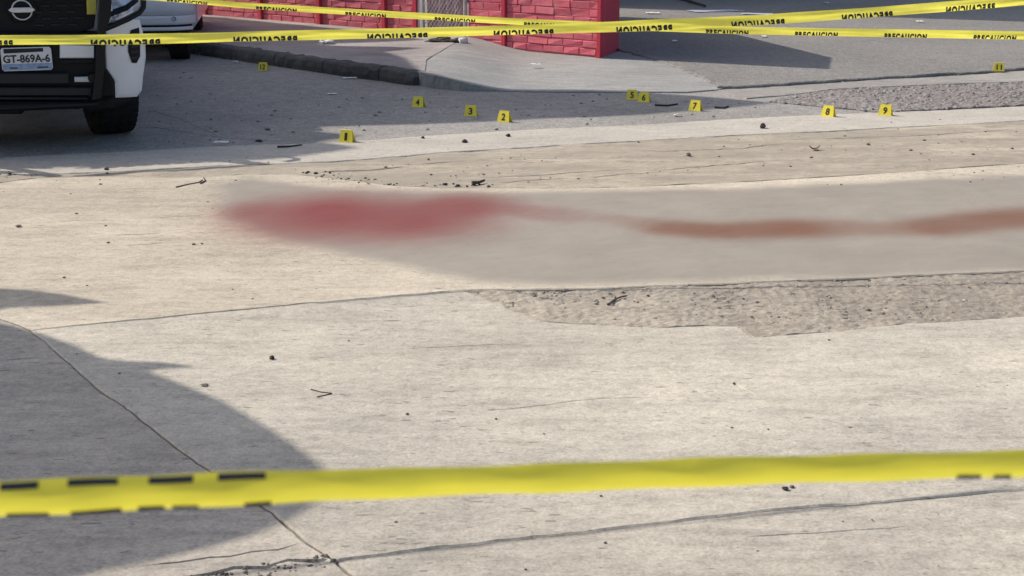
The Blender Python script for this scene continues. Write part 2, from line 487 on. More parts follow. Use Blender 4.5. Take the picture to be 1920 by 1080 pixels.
PT = [P2(*p) for p in [(870, 543), (920, 563), (965, 583), (1010, 601), (1120, 608), (1250, 613), (1330, 609), (1385, 611), (1400, 624), (1412, 632), (1560, 621), (1700, 606), (1800, 601), (1920, 593), (2400, 570), (3000, 540)]]

slab('concrete_slab', edge + lip_in[::-1], 0.0, M['lip'], pave, gap=0.0025, space=0.05, wob=0.006, hf=hf_slab, thick=0.034)
slab('concrete_slab', lip_in + J1[::-1], -0.002, M['slab_dirt'], pave, gap=0.007, space=0.03, wob=0.008, hf=hf_dirt,
     cracks=[([P2(*p) for p in [(1590, 293), (1640, 303), (1700, 310), (1730, 316)]], 0.02, 0.01),
             ([P2(*p) for p in [(1480, 262), (1600, 258), (1760, 252), (1920, 240)]], 0.03, 0.008),
             ([P2(*p) for p in [(900, 332), (1100, 322), (1260, 316), (1460, 300)]], 0.02, 0.008),
             ([P2(*p) for p in [(600, 322), (690, 318), (760, 312)]], 0.03, 0.01),
             ([P2(*p) for p in [(1200, 283), (1350, 280), (1470, 270)]], 0.02, 0.007),
             ([P2(*p) for p in [(640, 306), (760, 309), (900, 300), (1040, 296)]], 0.02, 0.008),
             ([P2(*p) for p in [(880, 345), (1010, 338), (1240, 322)]], 0.016, 0.006)])

# soft reddish stain and the dust film on the middle slab (the photograph shows this strip only blurred)
def W(px, py): return Vector(P2(px, py))
def gauss_strip(path):
    """path of (px, py, half-width in m along the ground, strength)"""
    seg = [(W(a, b), r, s) for a, b, r, s in path]
    def fn(x, y):
        p = Vector((x, y)); best = 0
        for i in range(len(seg) - 1):
            a, ra, sa = seg[i]; b, rb, sb = seg[i + 1]; d = b - a
            u = max(0, min(1, (p - a).dot(d) / d.length_squared)); q = a + d * u
            dx = (p.x - q.x) / 1.0; dy = p.y - q.y
            r = ra + (rb - ra) * u; s = sa + (sb - sa) * u
            best = max(best, s * math.exp(-((dx * dx + dy * dy) / (r * r)) ** 1.7))
        return best
    return fn
red = gauss_strip([(430, 388, 0.10, 0.25), (520, 398, 0.36, 0.8), (620, 404, 0.58, 0.95), (740, 408, 0.56, 0.95), (860, 388, 0.36, 0.88), (930, 390, 0.2, 0.7), (1060, 404, 0.18, 0.35), (1140, 408, 0.14, 0.15)])
brown = gauss_strip([(1080, 404, 0.12, 0.2), (1180, 414, 0.13, 0.4), (1260, 428, 0.19, 0.85), (1360, 433, 0.2, 0.85), (1500, 428, 0.22, 0.9), (1580, 427, 0.19, 0.72), (1660, 430, 0.16, 0.62), (1740, 427, 0.2, 0.85), (1850, 414, 0.22, 0.9), (1960, 404, 0.22, 0.85), (2150, 388, 0.15, 0.3)])
dustp = [W(*p) for p in [(385, 345), (470, 328), (640, 350), (900, 355), (1400, 348), (2200, 310), (2200, 508), (1500, 533), (1050, 545), (880, 538), (700, 500), (500, 455), (410, 415)]]
dpts = ccw([tuple(p) for p in dustp])
def dist_in(x, y):
    d = 1e9; c = False
    for i in range(len(dpts)):
        x1, y1 = dpts[i]; x2, y2 = dpts[(i + 1) % len(dpts)]
        dx, dy = x2 - x1, y2 - y1
        u = max(0, min(1, ((x - x1) * dx + (y - y1) * dy) / (dx * dx + dy * dy)))
        d = min(d, math.hypot(x - x1 - u * dx, y - y1 - u * dy))
        if (y1 > y) != (y2 > y) and x < dx * (y - y1) / dy + x1: c = not c
    return d if c else -d
def dust(x, y):
    d = dist_in(x, y) + 0.04 * noise.noise(Vector((x * 3, y * 3, 4)))
    t_ = max(0, min(1, (d + 0.02) / 0.20)); return t_ * t_ * (3 - 2 * t_)
def stain_amt(x, y):
    m_ = max(red(x, y), brown(x, y))
    return max(0.0, min(0.97, m_ * (1 + 0.16 * noise.noise(Vector((x * 2.6, y * 1.8, 2))))))
def stain_col(x, y):
    r, b = red(x, y), brown(x, y); k = r / (r + b + 1e-6)
    n = 0.5 + 0.5 * noise.noise(Vector((x * 2.5, y * 2.5, 6)))
    ca = (0.18, 0.040 + 0.01 * n, 0.041 + 0.01 * n); cb = (0.15 + 0.03 * n, 0.072 + 0.014 * n, 0.045 + 0.012 * n)
    return (ca[0] * k + cb[0] * (1 - k), ca[1] * k + cb[1] * (1 - k), ca[2] * k + cb[2] * (1 - k), 1)
slab('concrete_slab', J1 + J2[::-1] + DG[:4][::-1], 0.0, M['slab_mid'], pave, gap=0.0035, space=0.032, wob=0.004, hf=hf_slab,
     attrs=[('dust', 'FLOAT', dust), ('stain', 'FLOAT', stain_amt), ('stain_colour', 'FLOAT_COLOR', stain_col)],
     cracks=[([P2(*p) for p in [(1735, 321), (1790, 326), (1850, 332)]], 0.016, 0.008),
             ([P2(*p) for p in [(355, 466), (400, 480), (440, 500)]], 0.012, 0.005),
             ([P2(*p) for p in [(210, 441), (260, 440), (300, 437)]], 0.016, 0.007),
             ([P2(*p) for p in [(230, 460), (270, 458), (312, 454)]], 0.014, 0.006),
             ([P2(*p) for p in [(106, 415), (150, 414), (190, 413)]], 0.014, 0.006),
             ([P2(*p) for p in [(295, 408), (340, 406), (385, 404)]], 0.012, 0.005)])
rough = slab('broken_patch', J2[3:] + PT[::-1][:-1], -0.005, M['rough'], pave, gap=0.002, space=0.0125, wob=0.010, hf=hf_rough, thick=0.03, edge_step=0.02)
slab('concrete_slab', J2[:4] + PT[1:] + J3[::-1] + DG[4:12][::-1], 0.0, M['slab'], pave, gap=0.0032, space=0.024, wob=0.005, hf=hf_slab,
     cracks=[([P2(*p) for p in [(1335, 705), (1380, 722), (1450, 752), (1540, 785), (1590, 800)]], 0.012, 0.006),
             ([P2(*p) for p in [(905, 770), (1010, 760), (1130, 748), (1240, 744)]], 0.008, 0.003),
             ([P2(*p) for p in [(760, 655), (850, 650), (980, 644)]], 0.008, 0.003)])
slab('concrete_slab', J3 + [P2(3000, 1400), P2(1040, 1330)] + DG[12:-1][::-1], 0.0, M['slab'], pave, gap=0.002, space=0.02, wob=0.004, hf=hf_slab,
     cracks=[([P2(*p) for p in [(1400, 1008), (1560, 998), (1700, 986)]], 0.008, 0.003)])
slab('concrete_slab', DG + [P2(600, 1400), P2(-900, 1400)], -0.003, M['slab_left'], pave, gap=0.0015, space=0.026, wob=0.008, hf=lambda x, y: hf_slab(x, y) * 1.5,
     cracks=[([P2(*p) for p in [(280, 1058), (340, 1053), (390, 1046), (430, 1043), (470, 1035), (520, 1030), (560, 1018)]], 0.014, 0.012),
             ([P2(*p) for p in [(350, 1079), (400, 1074), (440, 1064), (500, 1062), (540, 1050), (590, 1052), (625, 1045)]], 0.022, 0.016),
             ([P2(*p) for p in [(0, 672), (40, 669), (78, 668)]], 0.016, 0.008),
             ([P2(*p) for p in [(98, 693), (130, 696)]], 0.014, 0.007),
             ([P2(*p) for p in [(55, 1015), (92, 1012)]], 0.014, 0.007),
             ([P2(*p) for p in [(128, 1040), (150, 1034)]], 0.012, 0.006),
             ([P2(*p) for p in [(60, 706), (80, 704)]], 0.012, 0.006)])

M['fill'] = plain('sandy_joint_fill', (0.20, 0.175, 0.14), 0.95, var=0.4, nscale=25, bumpd=0.004)
sheet('joint_fill', ccw([tuple(p) for p in edge[2:-2]] + [P2(2600, 1400), P2(-700, 1400)]), -0.012, M['fill'], None, pave)
# carriageway and side street
ZR = -0.022
W0 = G(1130, 108, 0.0); W1 = G(875, 85, 0.0)
WD = (W1 - W0); WD.z = 0; WD.normalize()           # along the wall, away from the corner
road = sheet('road', [(-60, -30), (60, -30), (60, 120), (-60, 120)], ZR - 0.004, M['asphalt'])
seam_px = [(1160, 93), (1205, 104), (1250, 118), (1300, 137), (1330, 150), (1346, 162), (1400, 160), (1470, 156), (1540, 151), (1640, 145), (1760, 138), (1860, 132), (1920, 127), (2400, 95), (3200, 50)]
rslab = slab('road_slab', [(-7.5, 7.6), (4.2, 8.6), (4.2, 17.5), (-9.5, 21.0)], ZR, M['asphalt'], road, gap=0.0, space=0.10, wob=0.0, thick=0.003, edge_step=0.3, chamfer=0.01, hf=lambda x, y: 0.004 * noise.noise(Vector((x * 1.2, y * 1.2, 3))),
     cracks=[([P2(*p, ZR) for p in [(285, 208), (330, 222), (370, 240), (410, 256)]], 0.07, 0.012),
             ([P2(*p, ZR) for p in [(150, 245), (285, 238), (410, 258), (560, 268)]], 0.04, 0.01),
             ([P2(*p, ZR) for p in [(272, 132), (380, 131), (480, 127)]], 0.05, 0.012),
             ([P2(*p, ZR) for p in [(800, 182), (940, 190), (1090, 196), (1230, 214)]], 0.05, 0.01),
             ([P2(*p, ZR) for p in [(900, 200), (1010, 206), (1060, 204)]], 0.05, 0.01)])
def jag(pts, amp, step=0.05):
    out = []
    for i in range(len(pts) - 1):
        a = Vector(pts[i]); b = Vector(pts[i + 1]); k = max(1, int((b - a).length / step))
        for j in range(k):
            p = a + (b - a) * (j / k)
            out.append((p.x + amp * noise.noise(Vector((p.x * 7, p.y * 7, 2))), p.y + amp * noise.noise(Vector((p.x * 7, p.y * 7, 5)))))
    out.append(tuple(pts[-1])); return out
seam = jag([P2(*p, 0.006) for p in seam_px], 0.05)
sb = G(1160, 90, 0)
side_poly = seam + [(60, 22), (60, 120), (-20, 120)] + [(sb.x + WD.x * 8 + 1.5, sb.y + WD.y * 8 + 1.5), (sb.x - 0.02, sb.y + 0.05)]
o = slab('side_street', side_poly, 0.006, M['asphalt_side'], None, gap=0.0, space=0.25, wob=0.004, thick=0.045, edge_step=0.06, chamfer=0.012, hf=lambda x, y: 0.006 * noise.noise(Vector((x * 2, y * 2, 3))))
tag(o, kind='structure')

# gutter strip and gravel wedge on the right
gut = [P2(*p, -0.01) for p in [(1345, 168), (1470, 161), (1640, 150), (1860, 137), (1920, 132), (2400, 101), (2400, 126), (1920, 152), (1700, 160), (1560, 166), (1470, 178), (1400, 184)]]
o = slab('gutter', gut, -0.012, M['gutter'], None, gap=0.004, space=0.06, wob=0.008, hf=hf_slab, thick=0.03); tag(o, kind='structure')
grp = [P2(*p, -0.012) for p in [(1440, 190), (1480, 180), (1565, 168), (1700, 162), (1920, 154), (2400, 128), (2400, 176), (1920, 197), (1700, 207), (1655, 211), (1600, 204), (1540, 199)]]
o = slab('gravel_bed', grp, -0.010, M['gravel'], None, gap=0.004, space=0.025, wob=0.012, hf=lambda x, y: 0.012 * noise.noise(Vector((x * 13, y * 13, 2))) + 0.006 * noise.noise(Vector((x * 31, y * 31, 2))), thick=0.03)
tag(o, kind='structure')
def pebble(mb, x, y, z, r, fl=0.6, seed=0):
    rr = random.Random(seed)
    v = []; 
    ph = rr.random() * 6.28
    for k, (zz, sc_) in enumerate(((-0.4, 0.8), (0.25, 1.0), (0.8, 0.55))):
        for i in range(6):
            a = ph + i * math.pi / 3 + k * 0.5
            q = r * sc_ * rr.uniform(0.7, 1.2)
            v.append((x + q * math.cos(a), y + q * math.sin(a), z + zz * r * fl))
    v.append((x, y, z + r * fl * 1.0))
    f = []
    for k in (0, 1):
        for i in range(6):
            j = (i + 1) % 6; f.append((k * 6 + i, k * 6 + j, k * 6 + 6 + j, k * 6 + 6 + i))
    f += [(12 + i, 12 + (i + 1) % 6, 18) for i in range(6)]
    mb.add(v, f)
mb = MB(); gp = ccw(grp); bx = [min(p[0] for p in gp), max(p[0] for p in gp), min(p[1] for p in gp), max(p[1] for p in gp)]
cand = np.array([(rnd.uniform(bx[0], bx[1]), rnd.uniform(bx[2], bx[3])) for _ in range(9000)])
cand = cand[inside(gp, cand)]
for i, (x, y) in enumerate(cand[:2000]):
    pebble(mb, x, y, -0.014, rnd.choice((0.008, 0.011, 0.015, 0.024)) * rnd.uniform(0.7, 1.2), 0.7, i)
tag(mb.build('gravel', M['stone']), kind='stuff')

# footway, ramp, kerb
ZK = 0.11
kt = [(150, 40), (280, 62), (372, 82), (450, 92), (530, 103), (610, 114), (690, 124), (772, 135)]       # top front edge of kerb
kerb_line = [P2(*p, ZK) for p in kt]
kd = Vector(kerb_line[-1]) - Vector(kerb_line[-3]); kd.normalize(); kn = Vector((-kd.y, kd.x))
if kn.y < 0: kn = -kn
KW = 0.16
back = [tuple(Vector(p) + kn * (KW + 0.012)) for p in kerb_line]
wb = W0 + WD * 1.62                                   # gate end of the wall
wallpts = [tuple((W0 + WD * s).xy) for s in (16.0, 8.0, 2.6, 1.9)]
rs0 = P2(800, 88, ZK)
walk_poly = back + [P2(800, 112, ZK)] + [tuple((W0 + WD * 2.2).xy)] + [tuple((W0 + WD * s + Vector((0.0, 0.25, 0))).xy) for s in (4.0, 9.0, 16.0)]
o = slab('footway', walk_poly, ZK, M['walk'], None, gap=0.0, space=0.09, wob=0.004, hf=lambda x, y: 0.008 * noise.noise(Vector((x * 1.5, y * 1.5, 2))), thick=0.13,
         cracks=[([P2(*p, ZK) for p in [(560, 118), (640, 104), (760, 99), (800, 95)]], 0.03, 0.012)])
tag(o, kind='structure')
# driveway ramp falling to the carriageway
ra = [tuple(Vector(kerb_line[-1]) + kn * KW), P2(800, 112, ZK), tuple((W0 + WD * 2.2).xy)]
rb = [P2(*p) for p in [(780, 153), (800, 160), (860, 166), (1000, 169), (1160, 170), (1290, 170), (1345, 165)]]
rc = [P2(*p) for p in [(1368, 160), (1352, 147), (1320, 132), (1268, 113), (1222, 99), (1172, 90)]]
rd = [tuple((W0 + Vector((0.0, 0.12, 0))).xy), tuple((W0 + WD * 1.6 + Vector((0.0, 0.12, 0))).xy)]
rl0 = Vector(ra[0]); rl1 = Vector(ra[2]); rln = (rl1 - rl0).normalized(); rnn = Vector((rln.y, -rln.x))
def ramp_h(x, y):
    d = max(0.0, (Vector((x, y)) - rl0).dot(rnn))
    k = max(0, 1 - d / 0.9)
    return 0.112 * k * k * (3 - 2 * k) + 0.006 * noise.noise(Vector((x * 1.8, y * 1.8, 3)))
def ramp_full(x, y): return ramp_h(x, y)
o = slab('driveway', ra[::-1] + rb + rc + rd, -0.008, M['drive'], None, gap=0.0, space=0.06, wob=0.008, thick=0.04, hf=ramp_full)
tag(o, kind='structure')
kerb = empty('kerb', (*kerb_line[-1], 0)); tag(kerb, kind='structure')
KL = Vector((*kerb_line[-1], 0))
def kerb_stone(a, b, last, seed):
    a = Vector((*a, 0)); b = Vector((*b, 0)); d = (b - a).normalized(); n = Vector((-d.y, d.x, 0))
    if n.y < 0: n = -n
    a = a + d * 0.008; b = b - d * 0.008
    L = (b - a).length; k = max(4, int(L / 0.06)); prof = [(0.0, -0.05), (-0.012, 0.03), (0.0, 0.085), (0.018, 0.106), (0.05, 0.114), (KW, 0.112), (KW, -0.05)]
    v = []; f = []; m = len(prof)
    for i in range(k + 1):
        p = a + d * (L * i / k)
        e = 1.0
        if last: e = max(0.55, min(1.0, 0.55 + 2.6 * (1 - i / k)))
        for j, (o_, z) in enumerate(prof):
            nz = noise.noise(Vector((p.x * 8, p.y * 8, j * 1.7 + seed))) * 0.018 + noise.noise(Vector((p.x * 25, p.y * 25, j * 2.7 + seed))) * 0.012
            zz = z * (e if z > 0 else 1)
            v.append(tuple(p + n * (o_ + nz + (0.05 * (1 - e) if last and j < 4 else 0)) + Vector((0, 0, zz + (nz if z > 0 else 0))) - KL))
    for i in range(k):
        for j in range(m - 1): f.append((i * m + j, (i + 1) * m + j, (i + 1) * m + j + 1, i * m + j + 1))
    f.append(tuple(range(m))[::-1]); f.append(tuple(k * m + j for j in range(m)))
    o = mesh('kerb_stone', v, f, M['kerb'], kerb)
    o.data.polygons.foreach_set('use_smooth', [False] * len(o.data.polygons))
kk = [Vector(p) for p in kerb_line]
cum = [0]
for i in range(len(kk) - 1): cum.append(cum[-1] + (kk[i + 1] - kk[i]).length)
def kerb_at(s):
    for i in range(len(kk) - 1):
        if s <= cum[i + 1] or i == len(kk) - 2:
            return tuple(kk[i] + (kk[i + 1] - kk[i]) * ((s - cum[i]) / (cum[i + 1] - cum[i])))
s = cum[-1]; cuts = [s, s - 0.52]
while cuts[-1] > 1.0: cuts.append(cuts[-1] - 0.92)
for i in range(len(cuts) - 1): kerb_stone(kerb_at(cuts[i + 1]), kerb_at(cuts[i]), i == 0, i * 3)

# ------------------------------------------------------------------ red walls
def painted(name, col, worn, amt):
    m, t, b = nodes(name)
    b.inputs['Roughness'].default_value = 0.88
    P = pos(t)
    n1 = tex_noise(t, P, 7, 7, 0.7); n2 = tex_noise(t, P, 60, 4, 0.6)
    c = mix(t, ramp(t, n1, [(0.48, (0, 0, 0)), (0.74, (amt, amt, amt))]), col, worn)
    c = mix(t, 0.35, c, ramp(t, n2, [(0.3, (0.75, 0.75, 0.75)), (0.6, (1.1, 1.1, 1.1))]), 'MULTIPLY')
    t.links.new(c, b.inputs['Base Color'])
    t.links.new(bump(t, math_(t, 'ADD', n1, n2), 0.7, 0.004), b.inputs['Normal'])
    return m
M['red_post'] = painted('red_paint', (0.52, 0.035, 0.065), (0.44, 0.05, 0.07), 0.5)
M['red_brick'] = painted('faded_red_paint', (0.63, 0.125, 0.165), (0.64, 0.23, 0.24), 0.85)
M['red_mortar'] = painted('red_mortar', (0.58, 0.14, 0.175), (0.54, 0.22, 0.22), 0.7)
M['red_far'] = painted('dusty_red_paint', (0.55, 0.115, 0.15), (0.55, 0.21, 0.22), 0.85)
WALL_H = 2.15
wyaw = math.atan2(-WD.y, -WD.x)          # local X runs towards the corner
def brick_box(mb, x0, x1, y0, y1, z0, z1, seed):
    rr = random.Random(seed); c = 0.006
    j = lambda a: a + rr.uniform(-0.004, 0.004)
    fr = [(j(x0 + c), y0 + rr.uniform(-0.006, 0.008), j(z0 + c)), (j(x1 - c), y0 + rr.uniform(-0.006, 0.008), j(z0 + c)), (j(x1 - c), y0 + rr.uniform(-0.006, 0.008), j(z1 - c)), (j(x0 + c), y0 + rr.uniform(-0.006, 0.008), j(z1 - c))]
    md = [(x0, y0 + c, z0), (x1, y0 + c, z0), (x1, y0 + c, z1), (x0, y0 + c, z1)]
    bk = [(x0, y1, z0), (x1, y1, z0), (x1, y1, z1), (x0, y1, z1)]
    f = [(0, 1, 2, 3)]
    for r in (0, 4):
        for i in range(4):
            k = (i + 1) % 4; f.append((r + i, r + 4 + i, r + 4 + k, r + k))
    mb.add(fr + md + bk, f)
def wall_section(root, x0, x1, singles, mat, seed, zmax=WALL_H, z0=0.0):
    """panel of bricks between local x0 and x1; bricks stand proud of a mortar core"""
    MB().box(x0, x1, 0.012, 0.075, z0 - 0.1, zmax, 0).build('mortar_core', M['red_mortar'], root)
    rr = random.Random(seed); z = z0 + 0.012; row = 0; joined = MB()
    while z < zmax - 0.05:
        h = rr.uniform(0.074, 0.084); x = x0 + 0.006 + (0 if row % 2 else -0.13)
        while x < x1 - 0.02:
            L = rr.uniform(0.2, 0.34); a = max(x, x0 + 0.004); b = min(x + L, x1 - 0.004)
            if b - a > 0.03:
                if singles:
                    m1 = MB(); cx, cz = (a + b) / 2, z + h / 2
                    brick_box(m1, a - cx, b - cx, -0.001, 0.013, -h / 2, h / 2, rr.random())
                    o = m1.build('brick', mat, root); o.location = (cx, 0, cz)
                else: brick_box(joined, a, b, 0.002, 0.013, z, z + h, rr.random())
            x += L + 0.007
        z += h + 0.008; row += 1
    if not singles:
        tag(joined.build('brickwork', mat, root), kind='stuff')
wl = empty('brick_wall', W0, wyaw)
tag(wl, 'red painted brick wall ending at the street corner beside the driveway', 'wall')
fw = Frame(W0, wyaw)
xg, _ = fw.at(878, 85); xp, _ = fw.at(946, 90); xe, _ = fw.at(1122, 100)
wall_section(wl, xg, xp - 0.035, True, M['red_brick'], 3)
wall_section(wl, xp + 0.035, xe - 0.005, True, M['red_brick'], 4)
MB().box(xp - 0.033, xp + 0.033, -0.03, 0.08, -0.05, WALL_H + 0.03, 0.006).build('post', M['red_post'], wl)
# end return: the wall turns the corner
r0 = G(1128, 107, 0); r1 = G(1160, 89, 0)
rdv = r1 - r0; rl = math.hypot(rdv.x, rdv.y)
rx = rdv.dot(fw.X); ry = rdv.dot(fw.Y)
v = []; 
xc = fw.at(1128, 107)[0]
base = [(xe, -0.035), (xc, -0.035), (xc + rx, ry), (xc + rx - 0.10, ry), (xe, 0.09)]
mbp = MB()
n = len(base)
vv = [(x, y, z) for z in (-0.05, WALL_H + 0.05) for x, y in base]
mbp.add(vv, [tuple(range(n))[::-1], tuple(range(n, 2 * n))] + [(i, (i + 1) % n, n + (i + 1) % n, n + i) for i in range(n)])
mbp.build('corner_post', M['red_post'], wl)
# the wall runs on behind the corner, along the side street
mbs = MB(); q0 = Vector((xc + rx, ry)); sd = Vector((-0.18, 0.98, 0)); qd = Vector((sd.dot(fw.X), sd.dot(fw.Y))); qn = Vector((-qd.y, qd.x)) * 0.1
pq = [q0 + qd * 0.004, q0 + qd * 6, q0 + qd * 6 + qn, q0 + qd * 0.004 + qn]
mbs.add([(p.x, p.y, z) for z in (-0.05, WALL_H + 0.05) for p in pq], [(3, 2, 1, 0), (4, 5, 6, 7)] + [(i, (i + 1) % 4, 4 + (i + 1) % 4, 4 + i) for i in range(4)])
mbs.build('side_panel', M['red_post'], wl)
MB().box(xg - 0.01, xe - 0.006, -0.035, 0.10, WALL_H + 0.001, WALL_H + 0.05, 0.008).build('coping', M['red_post'], wl)

wl2 = empty('brick_wall', W0, wyaw)
tag(wl2, 'long faded red wall with posts running behind the footway beyond the mesh gate', 'wall')
posts = [-14.5, -12.0]
for px in (386, 490, 600, 722, 781):
    posts.append(fw.at(px, {386: 21, 490: 31, 600: 42, 722: 56, 781: 63}[px])[0])
posts = sorted(posts)
for i in range(len(posts) - 1):
    wall_section(wl2, posts[i] + 0.04, posts[i + 1] - 0.04, False, M['red_far'], 20 + i, z0=ZK - 0.02)
for p in posts:
    MB().box(p - 0.038, p + 0.038, -0.035, 0.08, 0.0, WALL_H + 0.03, 0.006).build('post', M['red_post'], wl2)

# mesh gate between the two walls
M['galv'] = plain('weathered_steel', (0.55, 0.53, 0.52), 0.5, 0.2, 0.2, 12)
M['gatecloth'] = plain('faded_pink_cloth', (0.42, 0.27, 0.28), 0.85, 0, 0.45, 14, 0.01)
gt = empty('mesh_gate', W0, wyaw)
tag(gt, 'pale chain link gate backed with faded cloth between the two red walls', 'gate')
ga = posts[-1] + 0.04; gb = xg - 0.02
MB().box(ga + 0.005, ga + 0.10, -0.02, 0.03, 0.06, 1.95, 0.006).build('gate_stile', M['galv'], gt)
MB().tube([(gb - 0.03, 0, 0.05), (gb - 0.03, 0, 1.95)], 0.022).build('gate_post', M['galv'], gt)
MB().tube([(ga + 0.1, 0, 0.14), (gb - 0.04, 0, 0.14)], 0.012).build('gate_rail', M['galv'], gt)
MB().tube([(ga + 0.1, 0, 1.9), (gb - 0.04, 0, 1.9)], 0.012).build('gate_rail', M['galv'], gt)
mb = MB(); gw = gb - ga - 0.15
x0 = ga + 0.11
for k in range(-40, 40):
    for sgn in (1, -1):
        pts = []
        for zz in np.linspace(0.14, 1.9, 12):
            x = k * 0.062 + sgn * (zz - 0.14) * 0.8
            if 0 <= x <= gw: pts.append((x0 + x, -0.012 * sgn, zz))
        if len(pts) > 1: mb.tube(pts, 0.0032, 4)
tag(mb.build('wire_mesh', M['galv'], gt), kind='stuff')
mb = MB(); nx, nz = 24, 20; v = []; f = []
for j in range(nz + 1):
    for i in range(nx + 1):
        x = x0 + gw * i / nx; z = 0.12 + 1.7 * j / nz
        v.append((x, 0.05 + 0.02 * math.sin(i * 1.3 + 0.4 * math.sin(j * 0.6)) + 0.01 * noise.noise(Vector((i * .4, j * .4, 1))), z))
for j in range(nz):
    for i in range(nx): f.append((j * (nx + 1) + i, j * (nx + 1) + i + 1, (j + 1) * (nx + 1) + i + 1, (j + 1) * (nx + 1) + i))
mb.add(v, f).build('backing_cloth', M['gatecloth'], gt, True)

# ------------------------------------------------------------------ unseen casters off frame, placed and cut to throw the ground shade
M['tin'] = plain('shade_slab_tin', (0.45, 0.44, 0.43), 0.5, 0.4, 0.2, 6)
M['plaster'] = plain('cream_plaster', (0.55, 0.5, 0.42), 0.85, 0, 0.15, 5, 0.004)
M['glass_dark'] = plain('dark_glass', (0.03, 0.035, 0.04), 0.1, 0, 0.2, 3)
def shade_caster(pts, h, name, label, cat, posts_at, thick=0.06, walls=None, zsrc=ZR):
    off = Vector((SUN_FROM.x, SUN_FROM.y)) / math.tan(SUN_EL) / math.hypot(SUN_FROM.x, SUN_FROM.y) * h
    poly = ccw([tuple(Vector(P2(*p, zsrc)) + off) for p in pts])  # slab outline is the shade outline moved towards the sun
    c = Vector((sum(p[0] for p in poly) / len(poly), sum(p[1] for p in poly) / len(poly), 0))
    root = empty(name, c); tag(root, label, cat)
    n = len(poly); v = [(p[0] - c.x, p[1] - c.y, z) for z in (h, h + thick) for p in poly]
    mesh('shade_slab', v, [tuple(range(n))[::-1], tuple(range(n, 2 * n))] + [(i, (i + 1) % n, n + (i + 1) % n, n + i) for i in range(n)], M['tin'], root)
    return root, c, poly
shade_outline1 = [(-300, 324), (0, 320), (200, 316), (420, 307), (520, 301), (600, 290), (657, 282), (630, 277), (596, 272), (575, 266), (600, 260), (655, 254), (610, 248), (560, 242), (535, 237), (620, 235), (760, 232), (900, 226), (1000, 221), (1100, 218), (1190, 213), (1290, 205), (1380, 198), (1430, 192),
        (1300, 180), (1180, 172), (1000, 170), (860, 168), (800, 160), (770, 133), (730, 120), (800, 112), (640, 108), (600, 104), (700, 101), (810, 96), (760, 89), (690, 78), (600, 69), (520, 60), (430, 51), (370, 46), (280, 30), (100, 0), (-300, -25)]
root, c, poly = shade_caster(shade_outline1, 6.5, 'shade_building', 'added unseen block with a slab cut to the shade over the parked vehicles', 'building', [])  # added out of view; its slab copies the shade on the road
MB().box(-16.5 - c.x, -10.2 - c.x, 13.5 - c.y, 19.0 - c.y, -0.02, 6.49).build('wall', M['plaster'], root)
shade_outline2 = [(-500, 545), (0, 541), (60, 544), (110, 551), (180, 564), (120, 567), (60, 570), (0, 573), (-80, 585), (-60, 592), (0, 603), (60, 622), (120, 645), (180, 672), (250, 677), (300, 679), (342, 683), (290, 686), (250, 690), (330, 722), (400, 752), (460, 788), (520, 828), (560, 860), (580, 885), (572, 915), (545, 940), (510, 962), (440, 985), (360, 1010), (260, 1035), (160, 1055), (40, 1078), (-500, 1190)]
root, c, poly = shade_caster(shade_outline2, 2.7, 'near_shade_slab', 'added unseen slab on thin posts, cut to the shade on the near pavement corner', 'shade_screen', [], zsrc=0.0)  # added out of view to throw the near pavement shade
cx = min(p[0] for p in poly) + 0.3
for yy in np.linspace(min(p[1] for p in poly) + 0.9, max(p[1] for p in poly) - 0.3, 3):
    MB().tube([(cx - c.x, yy - c.y, -0.02), (cx - c.x, yy - c.y, 2.69)], 0.03).build('post', M['galv'], root)
# unseen house beyond the side street, sized to throw the far shade
hb = empty('unseen_house', (-4.5, 30.5, 0)); tag(hb, 'unseen tall cream house placed so its shadow crosses the far side street', 'building')
e1 = Vector((-1.6, 24.9, 0)); ed = Vector((-4.6, 5.25, 0)).normalized(); en = Vector((ed.y, -ed.x, 0))
pl = [e1, e1 + ed * 14, e1 + ed * 14 + en * 9, e1 + en * 9]
pl = [p - hb.location for p in pl]
vv = [(p.x, p.y, z) for z in (-0.02, 9.2) for p in pl]
mesh('wall', vv, [(0, 1, 2, 3), (7, 6, 5, 4)] + [(i, 4 + i, 4 + (i + 1) % 4, (i + 1) % 4) for i in range(4)], M['plaster'], hb)

exec_parts = True
# ------------------------------------------------------------------ barrier tapes
def tape_mat(name, col, trans=0.5):
    m, t, b = nodes(name)
    P = pos(t)
    nz = tex_noise(t, P, 14, 4, 0.6)
    c = ramp(t, nz, [(0.3, tuple(x * 0.88 for x in col)), (0.7, col)])
    t.links.new(c, b.inputs['Base Color']); b.inputs['Roughness'].default_value = 0.32
    t.links.new(bump(t, nz, 0.5, 0.004), b.inputs['Normal'])
    tr = t.nodes.new('ShaderNodeBsdfTranslucent'); t.links.new(c, tr.inputs[0])
    mx = t.nodes.new('ShaderNodeMixShader'); mx.inputs[0].default_value = trans
    t.links.new(b.outputs[0], mx.inputs[1]); t.links.new(tr.outputs[0], mx.inputs[2])
    out = t.nodes['Material Output']; t.links.new(mx.outputs[0], out.inputs[0])
    return m
M['tape'] = tape_mat('yellow_tape_film', (0.96, 0.90, 0.14), 0.6)
M['tape_near'] = tape_mat('thick_yellow_tape', (0.88, 0.80, 0.08), 0.42)
M['ink'] = plain('black_print', (0.012, 0.011, 0.01), 0.45, var=0.2)
def interp(tab, x):
    if x <= tab[0][0]: a, b = tab[0], tab[1]
    elif x >= tab[-1][0]: a, b = tab[-2], tab[-1]
    else:
        for a, b in zip(tab, tab[1:]):
            if a[0] <= x <= b[0]: break
    u = (x - a[0]) / (b[0] - a[0]); return a[1] + (b[1] - a[1]) * u
